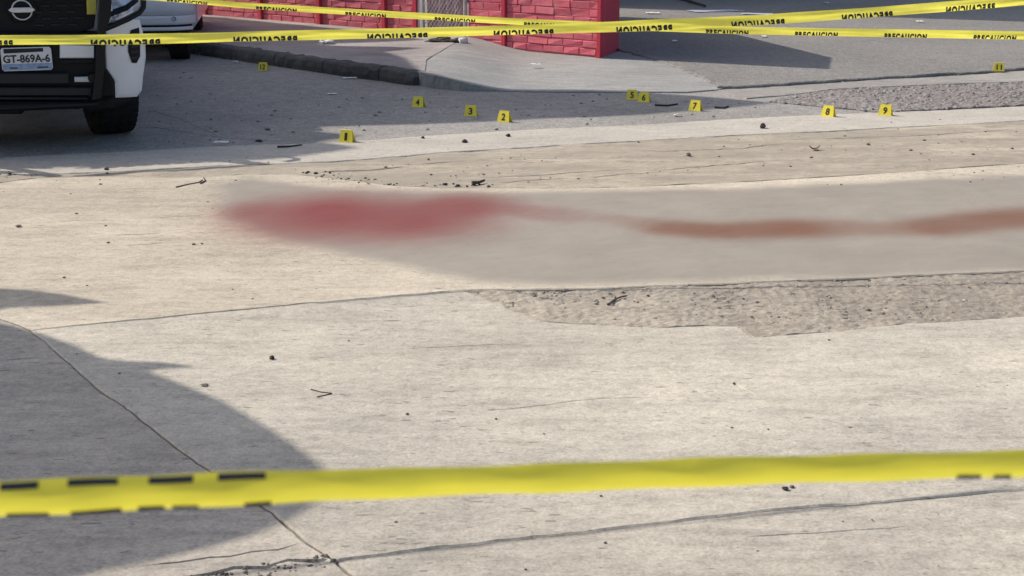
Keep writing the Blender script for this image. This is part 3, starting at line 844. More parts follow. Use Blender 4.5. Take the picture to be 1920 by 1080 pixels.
def hang(ytab, line):
    """distance of a tape so that it hangs above a given line on the ground, seen along the sun"""
    k = 1 / math.tan(SUN_EL); sx, sy = math.sin(SUN_AZ) * k, -math.cos(SUN_AZ) * k
    memo = {}
    def f(x):
        key = round(x)
        if key in memo: return memo[key]
        lo, hi = 1.0, 14.0
        for _ in range(40):
            D = (lo + hi) / 2; p = PD(x, interp(ytab, x), D); X = p.x + sx * p.z; Y = p.y + sy * p.z
            if Y > interp(line, X): hi = D
            else: lo = D
        memo[key] = D; return D
    def sm(x): return sum(f(x + k * 12) for k in range(-4, 5)) / 9
    return sm
class Tape:
    """ribbon: u along (in frame columns at the place it hangs), v from 0 lower to 1 upper edge; leans and curls"""
    def __init__(s, ytab, htab, dfun, lean, curl, thick=0.0):
        s.y, s.h, s.d, s.lean, s.curl, s.crease = ytab, htab, dfun, lean, curl, thick
    def smooth_y(s, x):
        return (interp(s.y, x - 40) + 2 * interp(s.y, x) + interp(s.y, x + 40)) / 4
    def point(s, x, v, off=0.0):
        d = s.d(x); p = PD(x, s.smooth_y(x), d); q = PD(x + 5, s.smooth_y(x + 5), s.d(x + 5))
        t = (q - p).normalized()
        n = Vector((0, -1, 0)); n = (n - t * n.dot(t)).normalized(); up = n.cross(t); 
        if up.z < 0: up = -up
        lean = s.lean + (0.12 if s.crease > 0.05 else 0.03) * math.sin(x * 0.006) 
        wv = up * math.cos(lean) - n * math.sin(lean); nv = n * math.cos(lean) + up * math.sin(lean)
        H = interp(s.h, x) * (1 + s.crease * noise.noise(Vector((x * 0.006, 2.2, s.curl)))) * d / F_PX / max(0.3, math.cos(lean))
        k = v - 0.5
        return p + wv * (k * H) + nv * (off + s.curl * H * (0.25 - k * k) + 0.05 * H * math.sin(x * 0.021 + k * 3) + s.crease * (1.2 - abs(k)) * H * (noise.noise(Vector((x * 0.012, v * 4.0, 3.3))) + 0.6 * noise.noise(Vector((x * 0.004, v * 9.0, 7.1)))))
    def ribbon(s, name, x0, x1, mat, parent, origin, n=220, m=8):
        v = []; f = []
        for i in range(n + 1):
            x = x0 + (x1 - x0) * i / n
            for j in range(m + 1): v.append(s.point(x, j / m) - origin)
        for i in range(n):
            for j in range(m): f.append((i * (m + 1) + j, (i + 1) * (m + 1) + j, (i + 1) * (m + 1) + j + 1, i * (m + 1) + j + 1))
        return mesh(name, v, f, mat, parent, True)
    def word(s, txt, x0, x1, v0, v1, parent, origin, mirror=False, crop=(0.0, 1.0)):
        gv, gf = glyphs(txt, 0.07, 1.0, 1.3)
        bm = bmesh.new(); vs = [bm.verts.new((p[0], p[1], 0)) for p in gv]
        for q in gf:
            try: bm.faces.new([vs[i] for i in q])
            except ValueError: pass
        for cy, sgn in ((crop[0], -1), (crop[1], 1)):          # the fold hides the rest of each letter
            bmesh.ops.bisect_plane(bm, geom=bm.verts[:] + bm.edges[:] + bm.faces[:], plane_co=(0, cy, 0), plane_no=(0, sgn, 0), clear_outer=True)
        out = []
        bm.verts.ensure_lookup_table()
        for k, p in enumerate(bm.verts):
            p.index = k
            u = 1 - p.co.x if mirror else p.co.x
            vv = (p.co.y - crop[0]) / (crop[1] - crop[0])
            out.append(s.point(x0 + (x1 - x0) * u, v0 + (v1 - v0) * vv, 0.0016) - origin)
        fs = [tuple(q.index for q in fc.verts) for fc in bm.faces]
        bm.free()
        return mesh('printed_word', out, fs, M['ink'], parent)
# tape rising to the right, seen from its back: the print is mirrored
TA = Tape([(-120, 77), (0, 75), (235, 74), (480, 68), (750, 62), (900, 58), (1040, 54), (1210, 48), (1420, 38), (1625, 24), (1818, 9), (1920, 1), (2100, -15)],
          [(-120, 17), (0, 17), (500, 18), (900, 17), (1300, 19), (1920, 17), (2100, 17)], None, 0.36, 0.12, 0.08)
TA.d = hang(TA.y, [P2(632, 1052), P2(1700, 936)])
oA = TA.point(960, 0.5)
tA = empty('barrier_tape', oA); tag(tA, 'yellow caution tape with mirrored black print rising to the right across the vehicles', 'barrier tape', 'caution tapes stretched across the street')
TA.ribbon('tape_strip', -600, 2800, M['tape'], tA, oA, 320)
for a, b in [(-85, 24), (170, 300), (437, 557), (688, 801), (925, 1037), (1155, 1259), (1370, 1470), (1577, 1672), (1773, 1864), (1960, 2046)]:
    TA.word('PRECAUCION', a, b, 0.0, 0.47, tA, oA, mirror=True, crop=(0.42, 1.0))
TB = Tape([(200, -10), (300, -4), (365, 1), (440, 9), (700, 25), (960, 40), (1100, 47), (1250, 52), (1380, 57), (1650, 62), (1920, 66.5), (2100, 69)],
          [(200, 10), (440, 11), (960, 12), (1380, 14), (1920, 15), (2100, 15)], None, 0.10, 0.12, 0.08)
TB.d = hang(TB.y, [P2(60, 618), P2(870, 545), P2(1920, 529)])
oB = TB.point(1200, 0.5)
tB = empty('barrier_tape', oB); tag(tB, 'thinner yellow caution tape sloping down to the right in front of the red walls', 'barrier tape', 'caution tapes stretched across the street')
TB.ribbon('tape_strip', 60, 2800, M['tape'], tB, oB, 280)
for k in range(11):
    a = 313 + 167.4 * k + (6 if k > 4 else 0)
    TB.word('PRECAUCION', a, a + (76 if k < 5 else 80), 0.02, 0.50, tB, oB, crop=(0.40, 1.0))
# near tape, twisted into a thick fold
TN = Tape([(-200, 952), (0, 936), (250, 925), (500, 914), (800, 904), (1100, 894), (1350, 884), (1650, 876), (1920, 869), (2150, 864)],
          [(-200, 78), (0, 74), (500, 68), (800, 60), (1350, 58), (1920, 55), (2150, 54)], lambda x: 0.58, 0.0, 0.75, 0.02)
oN = TN.point(960, 0.5)
tN = empty('barrier_tape', oN); tag(tN, 'thick folded yellow tape running across the very front of the view', 'barrier tape', 'caution tapes stretched across the street')
TN.ribbon('tape_strip', -500, 2500, M['tape_near'], tN, oN, 260, 14)
M['ink_grey'] = plain('glossy_black_print', (0.02, 0.02, 0.022), 0.3, var=0.2)
def near_ink(x0, x1, v0, v1):
    v = []; f = []; n = 8; m = 3
    for i in range(n + 1):
        x = x0 + (x1 - x0) * i / n
        for j in range(m + 1): v.append(TN.point(x, v0 + (v1 - v0) * j / m, 0.0014) - oN)
    for i in range(n):
        for j in range(m): f.append((i * (m + 1) + j, (i + 1) * (m + 1) + j, (i + 1) * (m + 1) + j + 1, i * (m + 1) + j + 1))
    mesh('letter_edge', v, f, M['ink_grey'], tN, True)
for a, b in [(-90, -20), (10, 80), (133, 227), (285, 368), (413, 502)]: near_ink(a, b, 0.83, 0.99)
for a, b in [(-90, -30), (10, 92), (133, 227), (257, 307), (322, 372), (458, 508), (1793, 1838), (1860, 1893), (1925, 1980)]: near_ink(a, b, 0.0, 0.16 if a < 1000 else 0.24)

# ------------------------------------------------------------------ evidence markers
M['marker'] = plain('yellow_plastic', (0.86, 0.70, 0.05), 0.4, var=0.1, nscale=15)
def marker(px, py, num, ry, label, sc_=1.0, z=ZR):
    p = G(px, py, z)
    r = empty('evidence_marker', p, ry)
    tag(r, label, 'evidence marker', 'numbered yellow evidence markers on the road')
    wb, wt, h, dp, th = 0.056 * sc_, 0.044 * sc_, 0.086 * sc_, 0.034 * sc_, 0.003
    for s, nm in ((-1, 'front_face'), (1, 'rear_face')):
        o0 = [(-wb, s * dp, 0), (wb, s * dp, 0), (wt, s * 0.006, h), (-wt, s * 0.006, h)]
        o1 = [(x, y - s * th, zz) for x, y, zz in o0]
        f = [(0, 1, 2, 3), (7, 6, 5, 4), (0, 4, 5, 1), (1, 5, 6, 2), (2, 6, 7, 3), (3, 7, 4, 0)]
        mesh(nm, o0 + o1, f, M['marker'], r)
    mesh('top_fold', [(-wt, -0.006, h), (wt, -0.006, h), (wt, 0.006, h), (-wt, 0.006, h), (-wt, -0.006, h + 0.003), (wt, -0.006, h + 0.003), (wt, 0.006, h + 0.003), (-wt, 0.006, h + 0.003)],
         [(4, 5, 6, 7), (0, 1, 5, 4), (1, 2, 6, 5), (2, 3, 7, 6), (3, 0, 4, 7)], M['marker'], r)
    gv, gf = glyphs(num, 0.03, 1.0, 1.05)
    wn = (0.034 if len(num) == 1 else 0.056) * sc_; hn = 0.056 * sc_
    if num == '1': wn = 0.022 * sc_
    sl = (dp - 0.006) / h
    def pl(u, vv, s):
        zz = 0.014 * sc_ + vv * hn; return (s * (u - 0.5) * -wn if s > 0 else (u - 0.5) * wn, s * (dp - sl * zz) + s * 0.0012, zz)
    mesh('number', [pl(u, vv, -1) for u, vv in gv], gf, M['ink'], r)
for px, py, num, ry, lab in [
    (651, 266, '1', -0.28, 'yellow evidence marker 1 on the concrete lip, nearest to the pickup'),
    (946, 228, '2', -0.45, 'yellow evidence marker 2 on the sunlit edge of the asphalt'),
    (883, 217, '3', -0.12, 'yellow evidence marker 3 in the shade between markers 2 and 4'),
    (785, 200, '4', -0.3, 'yellow evidence marker 4 on shaded asphalt near the rounded kerb end'),
    (1185, 186, '5', -0.1, 'yellow evidence marker 5 just behind marker 6 by the driveway edge'),
    (1208, 191, '6', -0.35, 'yellow evidence marker 6 just in front of marker 5'),
    (1304, 207, '7', -0.5, 'yellow evidence marker 7 beside a short dark stick'),
    (1553, 218, '8', -0.6, 'yellow evidence marker 8 at the edge of the pale concrete'),
    (1660, 216, '9', -0.5, 'yellow evidence marker 9 at the front of the gravel wedge'),
    (1872, 133, '11', -0.15, 'yellow evidence marker 11 at the far seam of the side street'),
    (494, 132, '12', -0.1, 'small yellow evidence marker 12 in the shade beside the long kerb')]:
    marker(px, py, num, ry, lab, 0.95, 0.0 if num in '1 8 9' else (0.006 if num == '11' else ZR))

# ------------------------------------------------------------------ pickup
M['white'] = plain('white_car_paint', (0.72, 0.73, 0.75), 0.25, var=0.03, nscale=3, coat=0.6)
M['black_plastic'] = plain('black_plastic', (0.006, 0.0065, 0.009), 0.5, spec=0.2, var=0.3, nscale=20)
M['black_steel'] = plain('black_coated_steel', (0.005, 0.0055, 0.008), 0.42, spec=0.25, var=0.3, nscale=15)
M['dark_trim'] = plain('dark_trim', (0.013, 0.014, 0.018), 0.45, spec=0.3, var=0.25, nscale=10)
M['rubber'] = plain('tyre_rubber', (0.016, 0.016, 0.017), 0.85, spec=0.2, var=0.35, nscale=18, bumpd=0.003)
M['chrome'] = plain('dull_chrome', (0.62, 0.63, 0.65), 0.28, 0.7, 0.1, 8)
M['silver'] = plain('silver_trim', (0.5, 0.51, 0.53), 0.4, 0.1, 0.1, 8)
M['lens'] = plain('headlight_lens', (0.45, 0.47, 0.5), 0.08, 0.3, 0.3, 9, coat=1.0)
M['glass'] = plain('windscreen_glass', (0.02, 0.025, 0.03), 0.06, 0, 0.2, 2)
M['plate_white'] = plain('plate_white', (0.62, 0.63, 0.66), 0.4, var=0.06, nscale=20)
M['plate_blue'] = plain('plate_blue_band', (0.22, 0.31, 0.48), 0.4, var=0.25, nscale=30)
M['yellow_refl'] = plain('dull_yellow_panel', (0.42, 0.40, 0.06), 0.5, var=0.15)
M['hub'] = plain('wheel_metal', (0.35, 0.35, 0.36), 0.4, 0.6, 0.15, 9)

TO = G(40, 290, ZR); TYAW = math.radians(18)
truck = empty('pickup_truck', TO, TYAW)
tag(truck, 'white pickup with black push bar and grille facing the camera in the shade', 'pickup truck')
tf = Frame(TO, TYAW)
def px_poly(fr, pts, yoff): return [fr.at(a, b, yoff) for a, b in pts]
def mirror(pts): return [(-x, z) for x, z in pts][::-1]
def tpart(name, pts, y0, y1, mat, c=0.006, both=False, parent=truck, fr=tf, cy=None):
    p = px_poly(fr, pts, y0 if cy is None else cy)
    o = MB().prism(p, y0, y1, c).build(name, mat, parent)
    if both: MB().prism(mirror(p), y0, y1, c).build(name, mat, parent)
    return o
# grille with its rows of slots
tpart('grille', [(-120, -12), (182, -12), (184, -5), (176, 52), (150, 62), (-60, 62)], 0.10, 0.2, M['black_plastic'])
for r in range(6):
    for c_ in range(9):
        X = -0.44 + 0.105 * c_ + (0.05 if r % 2 else 0); Z = 0.845 + 0.042 * r
        if abs(X) < 0.13 and 0.84 < Z < 1.03: continue
        if abs(X) > 0.47: continue
        b = MB().prism([(X - 0.032, Z - 0.005), (X + 0.032, Z - 0.007), (X + 0.038, Z + 0.007), (X - 0.026, Z + 0.009)], 0.082, 0.1, 0.003)
        b.build('grille_bar', M['dark_trim'], truck)
# emblem: a ring with a bar across
ec = tf.at(41, 19, 0.06)
em = empty('emblem', (ec[0], 0.06, ec[1])); em.parent = truck
mb = MB(); nseg = 36; pth = [(0.062 * math.cos(2 * math.pi * i / nseg), 0.01, 0.064 * math.sin(2 * math.pi * i / nseg)) for i in range(nseg + 1)]
v = []; f = []
for i in range(nseg):
    a = 2 * math.pi * i / nseg
    for r, y in ((0.057, 0.018), (0.058, 0.004), (0.062, 0.0), (0.067, 0.004), (0.068, 0.018)): v.append((r * math.cos(a), y, r * math.sin(a)))
for i in range(nseg):
    j = (i + 1) % nseg
    for k in range(4): f.append((i * 5 + k, j * 5 + k, j * 5 + k + 1, i * 5 + k + 1))
mb.add(v, f).build('ring', M['chrome'], em, True)
MB().prism([(-0.084, 0), (-0.07, -0.013), (-0.055, -0.017), (0.055, -0.017), (0.07, -0.013), (0.084, 0), (0.07, 0.013), (0.055, 0.017), (-0.055, 0.017), (-0.07, 0.013)], -0.006, 0.016, 0.004).build('bar', M['chrome'], em)
MB().prism([(-0.105, 0.0), (-0.06, -0.08), (0.06, -0.08), (0.105, 0.0), (0.06, 0.09), (-0.06, 0.09)], 0.022, 0.05, 0.006).build('emblem_plate', M['black_plastic'], em)
# bumper
tpart('bumper', [(-140, 62), (196, 62), (199, 128), (214, 150), (216, 181), (150, 188), (-160, 188)], 0.03, 0.35, M['black_plastic'], 0.012)
tpart('bumper_ledge', [(-130, 138), (130, 138), (130, 158), (-130, 158)], -0.03, 0.06, M['dark_trim'], 0.008)
tpart('bumper_lower', [(-130, 163), (172, 163), (170, 181), (-130, 181)], -0.02, 0.1, M['dark_trim'], 0.01)
tpart('skid_plate', [(-150, 188), (160, 188), (150, 205), (90, 205), (48, 207), (40, 214), (-120, 214)], 0.08, 0.5, M['black_plastic'], 0.01)
tpart('lower_rail', [(-130, 182), (165, 183), (165, 187), (-130, 186)], -0.02, 0.05, M['dark_trim'], 0.002)
tpart('bumper_panel', [(112, 84), (176, 86), (176, 109), (112, 109)], 0.0, 0.04, M['white'], 0.006, both=True)
tpart('bumper_panel_trim', [(112, 112), (176, 111), (176, 119), (112, 120)], 0.0, 0.04, M['black_plastic'], 0.003)
tpart('silver_strip', [(139, 145), (176, 144), (176, 154), (140, 154)], -0.045, 0.0, M['silver'], 0.004, both=True)
# white bumper corners, curved back
def corner(name, pts, mat, parent, yfun, th=0.05, flip=False, lift=0.0, fr=tf, ycen=0.12, sub=10):
    """skin in px outline draped on a surface that curves back towards the flank"""
    p = [fr.at(a, b, ycen) for a, b in pts]
    p = ccw([(x, z) for x, z in p]); b = resample(p, 0.03)
    xs = [q[0] for q in b]; zs = [q[1] for q in b]
    g = np.array([(x, z) for x in np.arange(min(xs), max(xs), 0.02) for z in np.arange(min(zs), max(zs), 0.025)])
    g = g[inside(inset2(b, 0.008), g)] if len(g) else []
    V = [Vector(q) for q in b] + [Vector((float(q[0]), float(q[1]))) for q in g]; nb = len(b)
    vo, eo, fo, ov, oe, of = delaunay_2d_cdt(V, [(i, (i + 1) % nb) for i in range(nb)], [list(range(nb))], 1, 1e-6)
    edge_i = set(i for i in range(len(vo)) if any(k < nb for k in ov[i]))
    sgn = -1 if flip else 1
    verts = [(sgn * q.x, yfun(q.x, q.y) - lift + (0.006 if i in edge_i else 0), q.y) for i, q in enumerate(vo)]
    nv = len(verts); verts += [(x, y + th, z) for x, y, z in verts[:nv]]
    faces = []
    for f in fo:
        a, b_, c = (vo[i] for i in f[:3]); pos_ = (b_ - a).cross(c - a) > 0
        if flip: pos_ = not pos_
        faces.append(tuple(f) if pos_ else tuple(reversed(f)))
    faces += [tuple(i + nv for i in reversed(f)) for f in faces]
    ring = {}
    for i in range(nv):
        for k in ov[i]:
            if k < nb: ring[k] = i
    for k in range(nb):
        j = (k + 1) % nb
        if k in ring and j in ring:
            q = (ring[k], ring[j], ring[j] + nv, ring[k] + nv); faces.append(q[::-1] if not flip else q)
    return mesh(name, verts, faces, mat, parent, False)
def ycurve(x, z):
    u = max(0, abs(x) - 0.60); return 0.05 + 1.6 * u * u + 0.10 * max(0, 0.42 - z)
def ycurve_up(x, z):
    u = max(0, abs(x) - 0.56); return 0.06 + 1.5 * u * u + 0.35 * max(0, z - 0.80)
wc = [(195, 44), (236, 36), (262, 38), (268, 60), (273, 85), (274, 108), (269, 140), (266, 170), (257, 181), (216, 181), (215, 150), (196, 128)]
for fl in (False, True):
    corner('bumper_corner', wc, M['white'], truck, ycurve, 0.05, fl)
    corner('fog_light_recess', [(245, 56), (261, 52), (263, 80), (263, 106), (256, 118), (247, 117), (240, 95), (240, 75)], M['black_plastic'], truck, ycurve, 0.02, fl, 0.012)
    for k in range(5):
        corner('fog_vent_slat', [(245, 62 + 11 * k), (260, 61 + 11 * k), (260, 66 + 11 * k), (246, 67 + 11 * k)], M['dark_trim'], truck, ycurve, 0.012, fl, 0.02)
    corner('corner_valance', [(196, 131), (214, 151), (215, 181), (196, 183), (186, 170)], M['black_plastic'], truck, ycurve, 0.05, fl, 0.01)
    corner('wheel_flap', [(150, 184), (215, 182), (250, 184), (246, 194), (225, 203), (195, 209), (168, 212), (155, 200)], M['black_plastic'], truck, lambda x, z: 0.16 + 0.8 * max(0, abs(x) - 0.6) ** 1.0, 0.05, fl, 0)
    corner('headlight', [(196, -12), (262, -14), (268, -5), (263, 8), (240, 26), (198, 42)], M['lens'], truck, ycurve_up, 0.05, fl, 0.004)
    corner('headlight_trim', [(198, 22), (236, 10), (258, -4), (262, 4), (240, 20), (198, 34)], M['black_plastic'], truck, ycurve_up, 0.02, fl, 0.02)
    corner('headlight_reflector', [(201, 10), (210, 8), (211, 20), (202, 22)], M['chrome'], truck, ycurve_up, 0.02, fl, 0.025)
    # push bar: flat upright and headlight hoop
    sg = -1 if fl else 1
    up = px_poly(tf, [(186, -14), (210, -14), (208, 30), (199, 60), (196, 128), (190, 186), (172, 190), (178, 150), (181, 90), (184, 20)], -0.12)
    MB().prism(up if not fl else mirror(up), -0.12, -0.05, 0.008).build('push_bar_upright', M['black_steel'], truck)
    hp = [tf.at(a, b, -0.10) for a, b in [(197, 53), (214, 47), (240, 37), (262, 26), (270, 16), (271, -2), (268, -14), (258, -22), (236, -20)]]
    MB().tube([(sg * x, -0.10 + max(0, x - 0.62) * 0.6, z) for x, z in hp], 0.021, 12).build('headlight_guard', M['black_steel'], truck, True)
    mb = MB(); mb.tube([(sg * 0.50, -0.06, 0.50), (sg * 0.50, 0.3, 0.50)], 0.03, 8); mb.build('push_bar_bracket', M['black_steel'], truck)
tpart('yellow_panel', [(162, -12), (181, -12), (180, 27), (163, 27)], 0.02, 0.06, M['yellow_refl'], 0.003)
hp = tf.at(100, 172, -0.1)[1]
MB().tube([(-0.52, -0.09, 0.33), (0.52, -0.09, 0.33)], 0.024, 10).build('push_bar_rail', M['black_steel'], truck, True)
MB().tube([(-0.53, -0.09, 1.085), (0.53, -0.09, 1.085)], 0.024, 10).build('push_bar_rail', M['black_steel'], truck, True)
# unit number on the white bumper, mostly behind the tape
gv, gf = glyphs('140', 0.02, 1.0, 1.1)
a0 = tf.at(193, 88, 0.05); a1 = tf.at(236, 66, 0.05)
mesh('unit_number', [(a0[0] + (a1[0] - a0[0]) * u, ycurve(a0[0] + (a1[0] - a0[0]) * u, 0.7) - 0.004, a0[1] + (a1[1] - a0[1]) * vv) for u, vv in gv], gf, M['ink'], truck)
# number plate
pc = tf.at(50, 111, -0.02); pw, ph = 0.158, 0.076
plt = empty('number_plate', (pc[0], -0.012, pc[1])); plt.parent = truck
MB().prism([(-pw, -ph + 0.012), (-pw + 0.012, -ph), (pw - 0.012, -ph), (pw, -ph + 0.012), (pw, ph - 0.012), (pw - 0.012, ph), (-pw + 0.012, ph), (-pw, ph - 0.012)], 0.0, 0.012, 0.002).build('plate', M['plate_white'], plt)
MB().prism([(-pw + 0.005, -ph + 0.006), (pw - 0.005, -ph + 0.006), (pw - 0.005, -ph + 0.047), (-pw + 0.005, -ph + 0.047)], -0.0015, 0.001).build('blue_band', M['plate_blue'], plt)
MB().prism([(-pw + 0.02, ph - 0.036), (pw - 0.05, ph - 0.03), (pw - 0.05, ph - 0.006), (-pw + 0.02, ph - 0.006)], -0.0015, 0.001).build('dark_header', M['dark_trim'], plt)
gv, gf = glyphs('GT-869A-6', 0.028, 1.0, 1.0)
mesh('plate_number', [(-pw + 0.012 + u * (2 * pw - 0.024), -0.003, -ph + 0.052 + vv * 0.054) for u, vv in gv], gf, M['ink'], plt)
mb = MB()
for x, l in ((-0.11, 0.05), (0.06, 0.07)): mb.box(x, x + l, -0.003, -0.002, -ph + 0.016, -ph + 0.024)
mb.build('band_print', M['ink'], plt)
# body behind
def loft(name, secs, mat, parent, smooth=False):
    """cross-sections (y, half-width, z0, z1, inset at the top)"""
    v = []; f = []; m = 8
    for y, hw, z0, z1, ins in secs:
        v += [(-hw + 0.06, y, z0), (hw - 0.06, y, z0), (hw, y, z0 + 0.08), (hw, y, z0 + (z1 - z0) * 0.6), (hw - ins, y, z1 - 0.03), (hw - ins - 0.06, y, z1), (-hw + ins + 0.06, y, z1), (-hw + ins, y, z1 - 0.03), (-hw, y, z0 + (z1 - z0) * 0.6), (-hw, y, z0 + 0.08)]
    m = 10
    for i in range(len(secs) - 1):
        for k in range(m): f.append((i * m + k, i * m + (k + 1) % m, (i + 1) * m + (k + 1) % m, (i + 1) * m + k))
    f.append(tuple(range(m))[::-1]); f.append(tuple((len(secs) - 1) * m + k for k in range(m)))
    return mesh(name, v, f, mat, parent, smooth)
loft('body', [(0.22, 0.70, 0.50, 1.02, 0.05), (0.42, 0.80, 0.46, 1.03, 0.06), (0.46, 0.82, 0.62, 1.035, 0.06), (1.25, 0.83, 0.62, 1.12, 0.06), (1.35, 0.83, 0.40, 1.16, 0.06), (3.3, 0.83, 0.40, 1.14, 0.04), (5.1, 0.82, 0.42, 1.12, 0.02)], M['white'], truck)
loft('cabin', [(1.3, 0.80, 1.13, 1.17, 0.03), (2.0, 0.78, 1.12, 1.74, 0.14), (3.1, 0.78, 1.12, 1.76, 0.14), (3.45, 0.80, 1.10, 1.20, 0.05)], M['glass'], truck)
loft('cabin_roof', [(1.95, 0.62, 1.735, 1.80, 0.02), (3.15, 0.62, 1.75, 1.81, 0.02)], M['white'], truck)
def wheel(parent, x, y, R, wd, steer, z0=0.0):
    r = empty('wheel', (x, y, z0 + R), steer); r.parent = parent
    h = wd / 2
    prof = [(R * 0.60, -h * 0.8), (R * 0.72, -h), (R * 0.90, -h * 0.98), (R * 0.975, -h * 0.80), (R, -h * 0.45), (R, h * 0.45), (R * 0.975, h * 0.80), (R * 0.90, h * 0.98), (R * 0.72, h), (R * 0.60, h * 0.8)]
    MB().lathe(prof, 48, False).build('tyre', M['rubber'], r, True)
    mb = MB()
    for i in range(44):                       # tread blocks
        a = 2 * math.pi * i / 44
        for k, xx in enumerate((-0.72, -0.28, 0.28, 0.72)):
            b = MB().box((xx - 0.19) * h, (xx + 0.19) * h, -0.016, 0.016, R * (0.965 if abs(xx) > 0.5 else 0.985), R * (0.998 if abs(xx) > 0.5 else 1.012))
            b.move(Matrix.Rotation(a + (0.07 if k % 2 else 0), 4, 'X')); mb.add(b.v, b.f)
    tag(mb.build('tread', M['rubber'], r), kind='stuff')
    MB().lathe([(R * 0.61, -h * 0.7), (R * 0.58, -h * 0.2), (R * 0.2, h * 0.35), (R * 0.2, h * 0.5), (R * 0.5, h * 0.5), (R * 0.61, h * 0.75)], 32, True).build('rim', M['hub'], r, True)
    return r
# front wheel steered a little so that its inner side shows
wx = tf.at(208, 230, 0.62)[0]
for x in (-wx, wx): wheel(truck, x, 0.80, 0.375, 0.28, math.radians(13))
for x in (-0.72, 0.72): wheel(truck, x, 3.95, 0.375, 0.27, 0)
MB().tube([(-0.6, 0.84, 0.33), (0.6, 0.84, 0.33)], 0.05, 8).build('axle', M['black_plastic'], truck)
MB().box(-0.55, 0.55, 0.5, 4.9, 0.33, 0.45).build('chassis', M['black_plastic'], truck)

# ------------------------------------------------------------------ white car parked behind
CO = G(290, 118, ZR); CYAW = math.radians(10)
car = empty('parked_car', CO, CYAW)
tag(car, 'white car parked against the kerb behind the pickup', 'car')
cf = Frame(CO, CYAW)
M['white2'] = plain('dusty_white_paint', (0.66, 0.66, 0.68), 0.3, var=0.04, nscale=3, coat=0.4)
xr = cf.at(366, 40, 0.15)[0]; cxm = xr - 0.86           # centre line of the car
def cl(pts, y): return [cf.at(a, b, y) for a, b in pts]
def yc2(x, z):
    u = max(0, x - (xr - 0.28)); u2 = max(0, (xr - 1.44) - x); return 0.0 + 2.3 * (u * u + u2 * u2) + (0.16 * max(0, z - 0.62))
def cpart(name, x0, x1, z0, z1, mat, lift=0.0, th=0.06):
    n, m = 24, 6; v = []; f = []
    for j in range(m + 1):
        for i in range(n + 1):
            x = x0 + (x1 - x0) * i / n; z = z0 + (z1 - z0) * j / m
            e = 0.012 if j in (0, m) else 0
            v.append((x, yc2(x, z) - lift + e, z))
    nv = len(v); v += [(x, y + th, z) for x, y, z in v]
    k = n + 1
    for j in range(m):
        for i in range(n):
            q = (j * k + i, j * k + i + 1, (j + 1) * k + i + 1, (j + 1) * k + i); f.append(q); f.append(tuple(a + nv for a in q[::-1]))
    for i in range(n):
        f.append((i, i + nv, i + 1 + nv, i + 1)); a = m * k + i; f.append((a, a + 1, a + 1 + nv, a + nv))
    for j in range(m):
        f.append((j * k, (j + 1) * k, (j + 1) * k + nv, j * k + nv)); a = j * k + n; f.append((a, a + nv, a + k + nv, a + k))
    return mesh(name, v, f, mat, car, True)
zb = cf.at(320, 47, 0)[1]; zs0 = cf.at(320, 58, 0)[1]; zs1 = cf.at(320, 51, 0)[1]; zcr = cf.at(320, 30, 0)[1]
cpart('bumper', xr - 1.72, xr, zb, zcr, M['white2'])
cpart('bumper_upper', xr - 1.72, xr, zcr + 0.004, 0.86, M['white2'], -0.012)
cpart('bumper_lip', xr - 1.70, xr - 0.03, zs0, zs1, M['white2'], 0.01)
cpart('bumper_gap', xr - 1.68, xr - 0.04, zs1 + 0.001, zb - 0.001, M['black_plastic'], -0.03)
cpart('underside', xr - 1.62, xr - 0.08, zs0 - 0.04, zs0 - 0.002, M['black_plastic'], -0.05)
tc = cf.at(326, 35, 0.0)
o = MB().lathe([(0.0, -0.012), (0.022, -0.01), (0.024, 0.012)], 16, False).move(Matrix.Translation((tc[0], yc2(tc[0], tc[1]) - 0.004, tc[1])) @ Matrix.Rotation(-math.pi / 2, 4, 'Z')).build('tow_eye_cap', M['black_plastic'], car)
def cloft(name, secs, mat):
    o = loft(name, secs, mat, car); o.location = (cxm, 0, 0); return o
cloft('body', [(0.12, 0.66, 0.34, 0.80, 0.08), (0.38, 0.80, 0.30, 0.88, 0.08), (0.42, 0.82, 0.60, 0.9, 0.08), (1.1, 0.83, 0.60, 0.95, 0.07), (1.16, 0.83, 0.28, 0.96, 0.07), (3.9, 0.82, 0.30, 0.98, 0.08), (4.3, 0.7, 0.34, 0.9, 0.08)], M['white2'])
cloft('cabin', [(1.2, 0.72, 0.94, 0.97, 0.04), (1.9, 0.72, 0.94, 1.42, 0.14), (3.0, 0.72, 0.94, 1.43, 0.14), (3.7, 0.72, 0.94, 0.99, 0.05)], M['glass'])
wxr = cf.at(338, 95, 0.45)[0]
for s_, yy in ((0, 0.45), (0, 3.0)):
    wheel(car, wxr, yy, 0.30, 0.22, 0); wheel(car, 2 * cxm - wxr, yy, 0.30, 0.22, 0)

# ------------------------------------------------------------------ litter, stones, twigs
def stone_thing(px, py, r, name, label, cat, mat, group, z=0.0, fl=0.8, seed=1):
    p = G(px, py, z); mb = MB(); pebble(mb, 0, 0, r * 0.3, r, fl, seed)
    o = mb.build(name, mat); o.location = p; tag(o, label, cat, group); return o
gS = 'small dark stones on the concrete'
stone_thing(485, 266, 0.03, 'stone', 'flat dark lump on the shaded asphalt between the pickup and marker 1', 'stone', M['dark_bit'], gS, z=ZR, seed=21, fl=0.3)
stone_thing(502, 244, 0.024, 'stone', 'flat dark chip on the shaded asphalt, above the larger flat lump', 'stone', M['dark_bit'], gS, z=ZR, seed=22, fl=0.25)
stone_thing(1430, 240, 0.026, 'stone', 'dark pointed stone on the pale concrete lip below marker 8', 'stone', M['dark_bit'], gS, seed=3, fl=1.2)
stone_thing(953, 256, 0.02, 'stone', 'dark stone on the concrete lip just below marker 2', 'stone', M['dark_bit'], gS, seed=4)
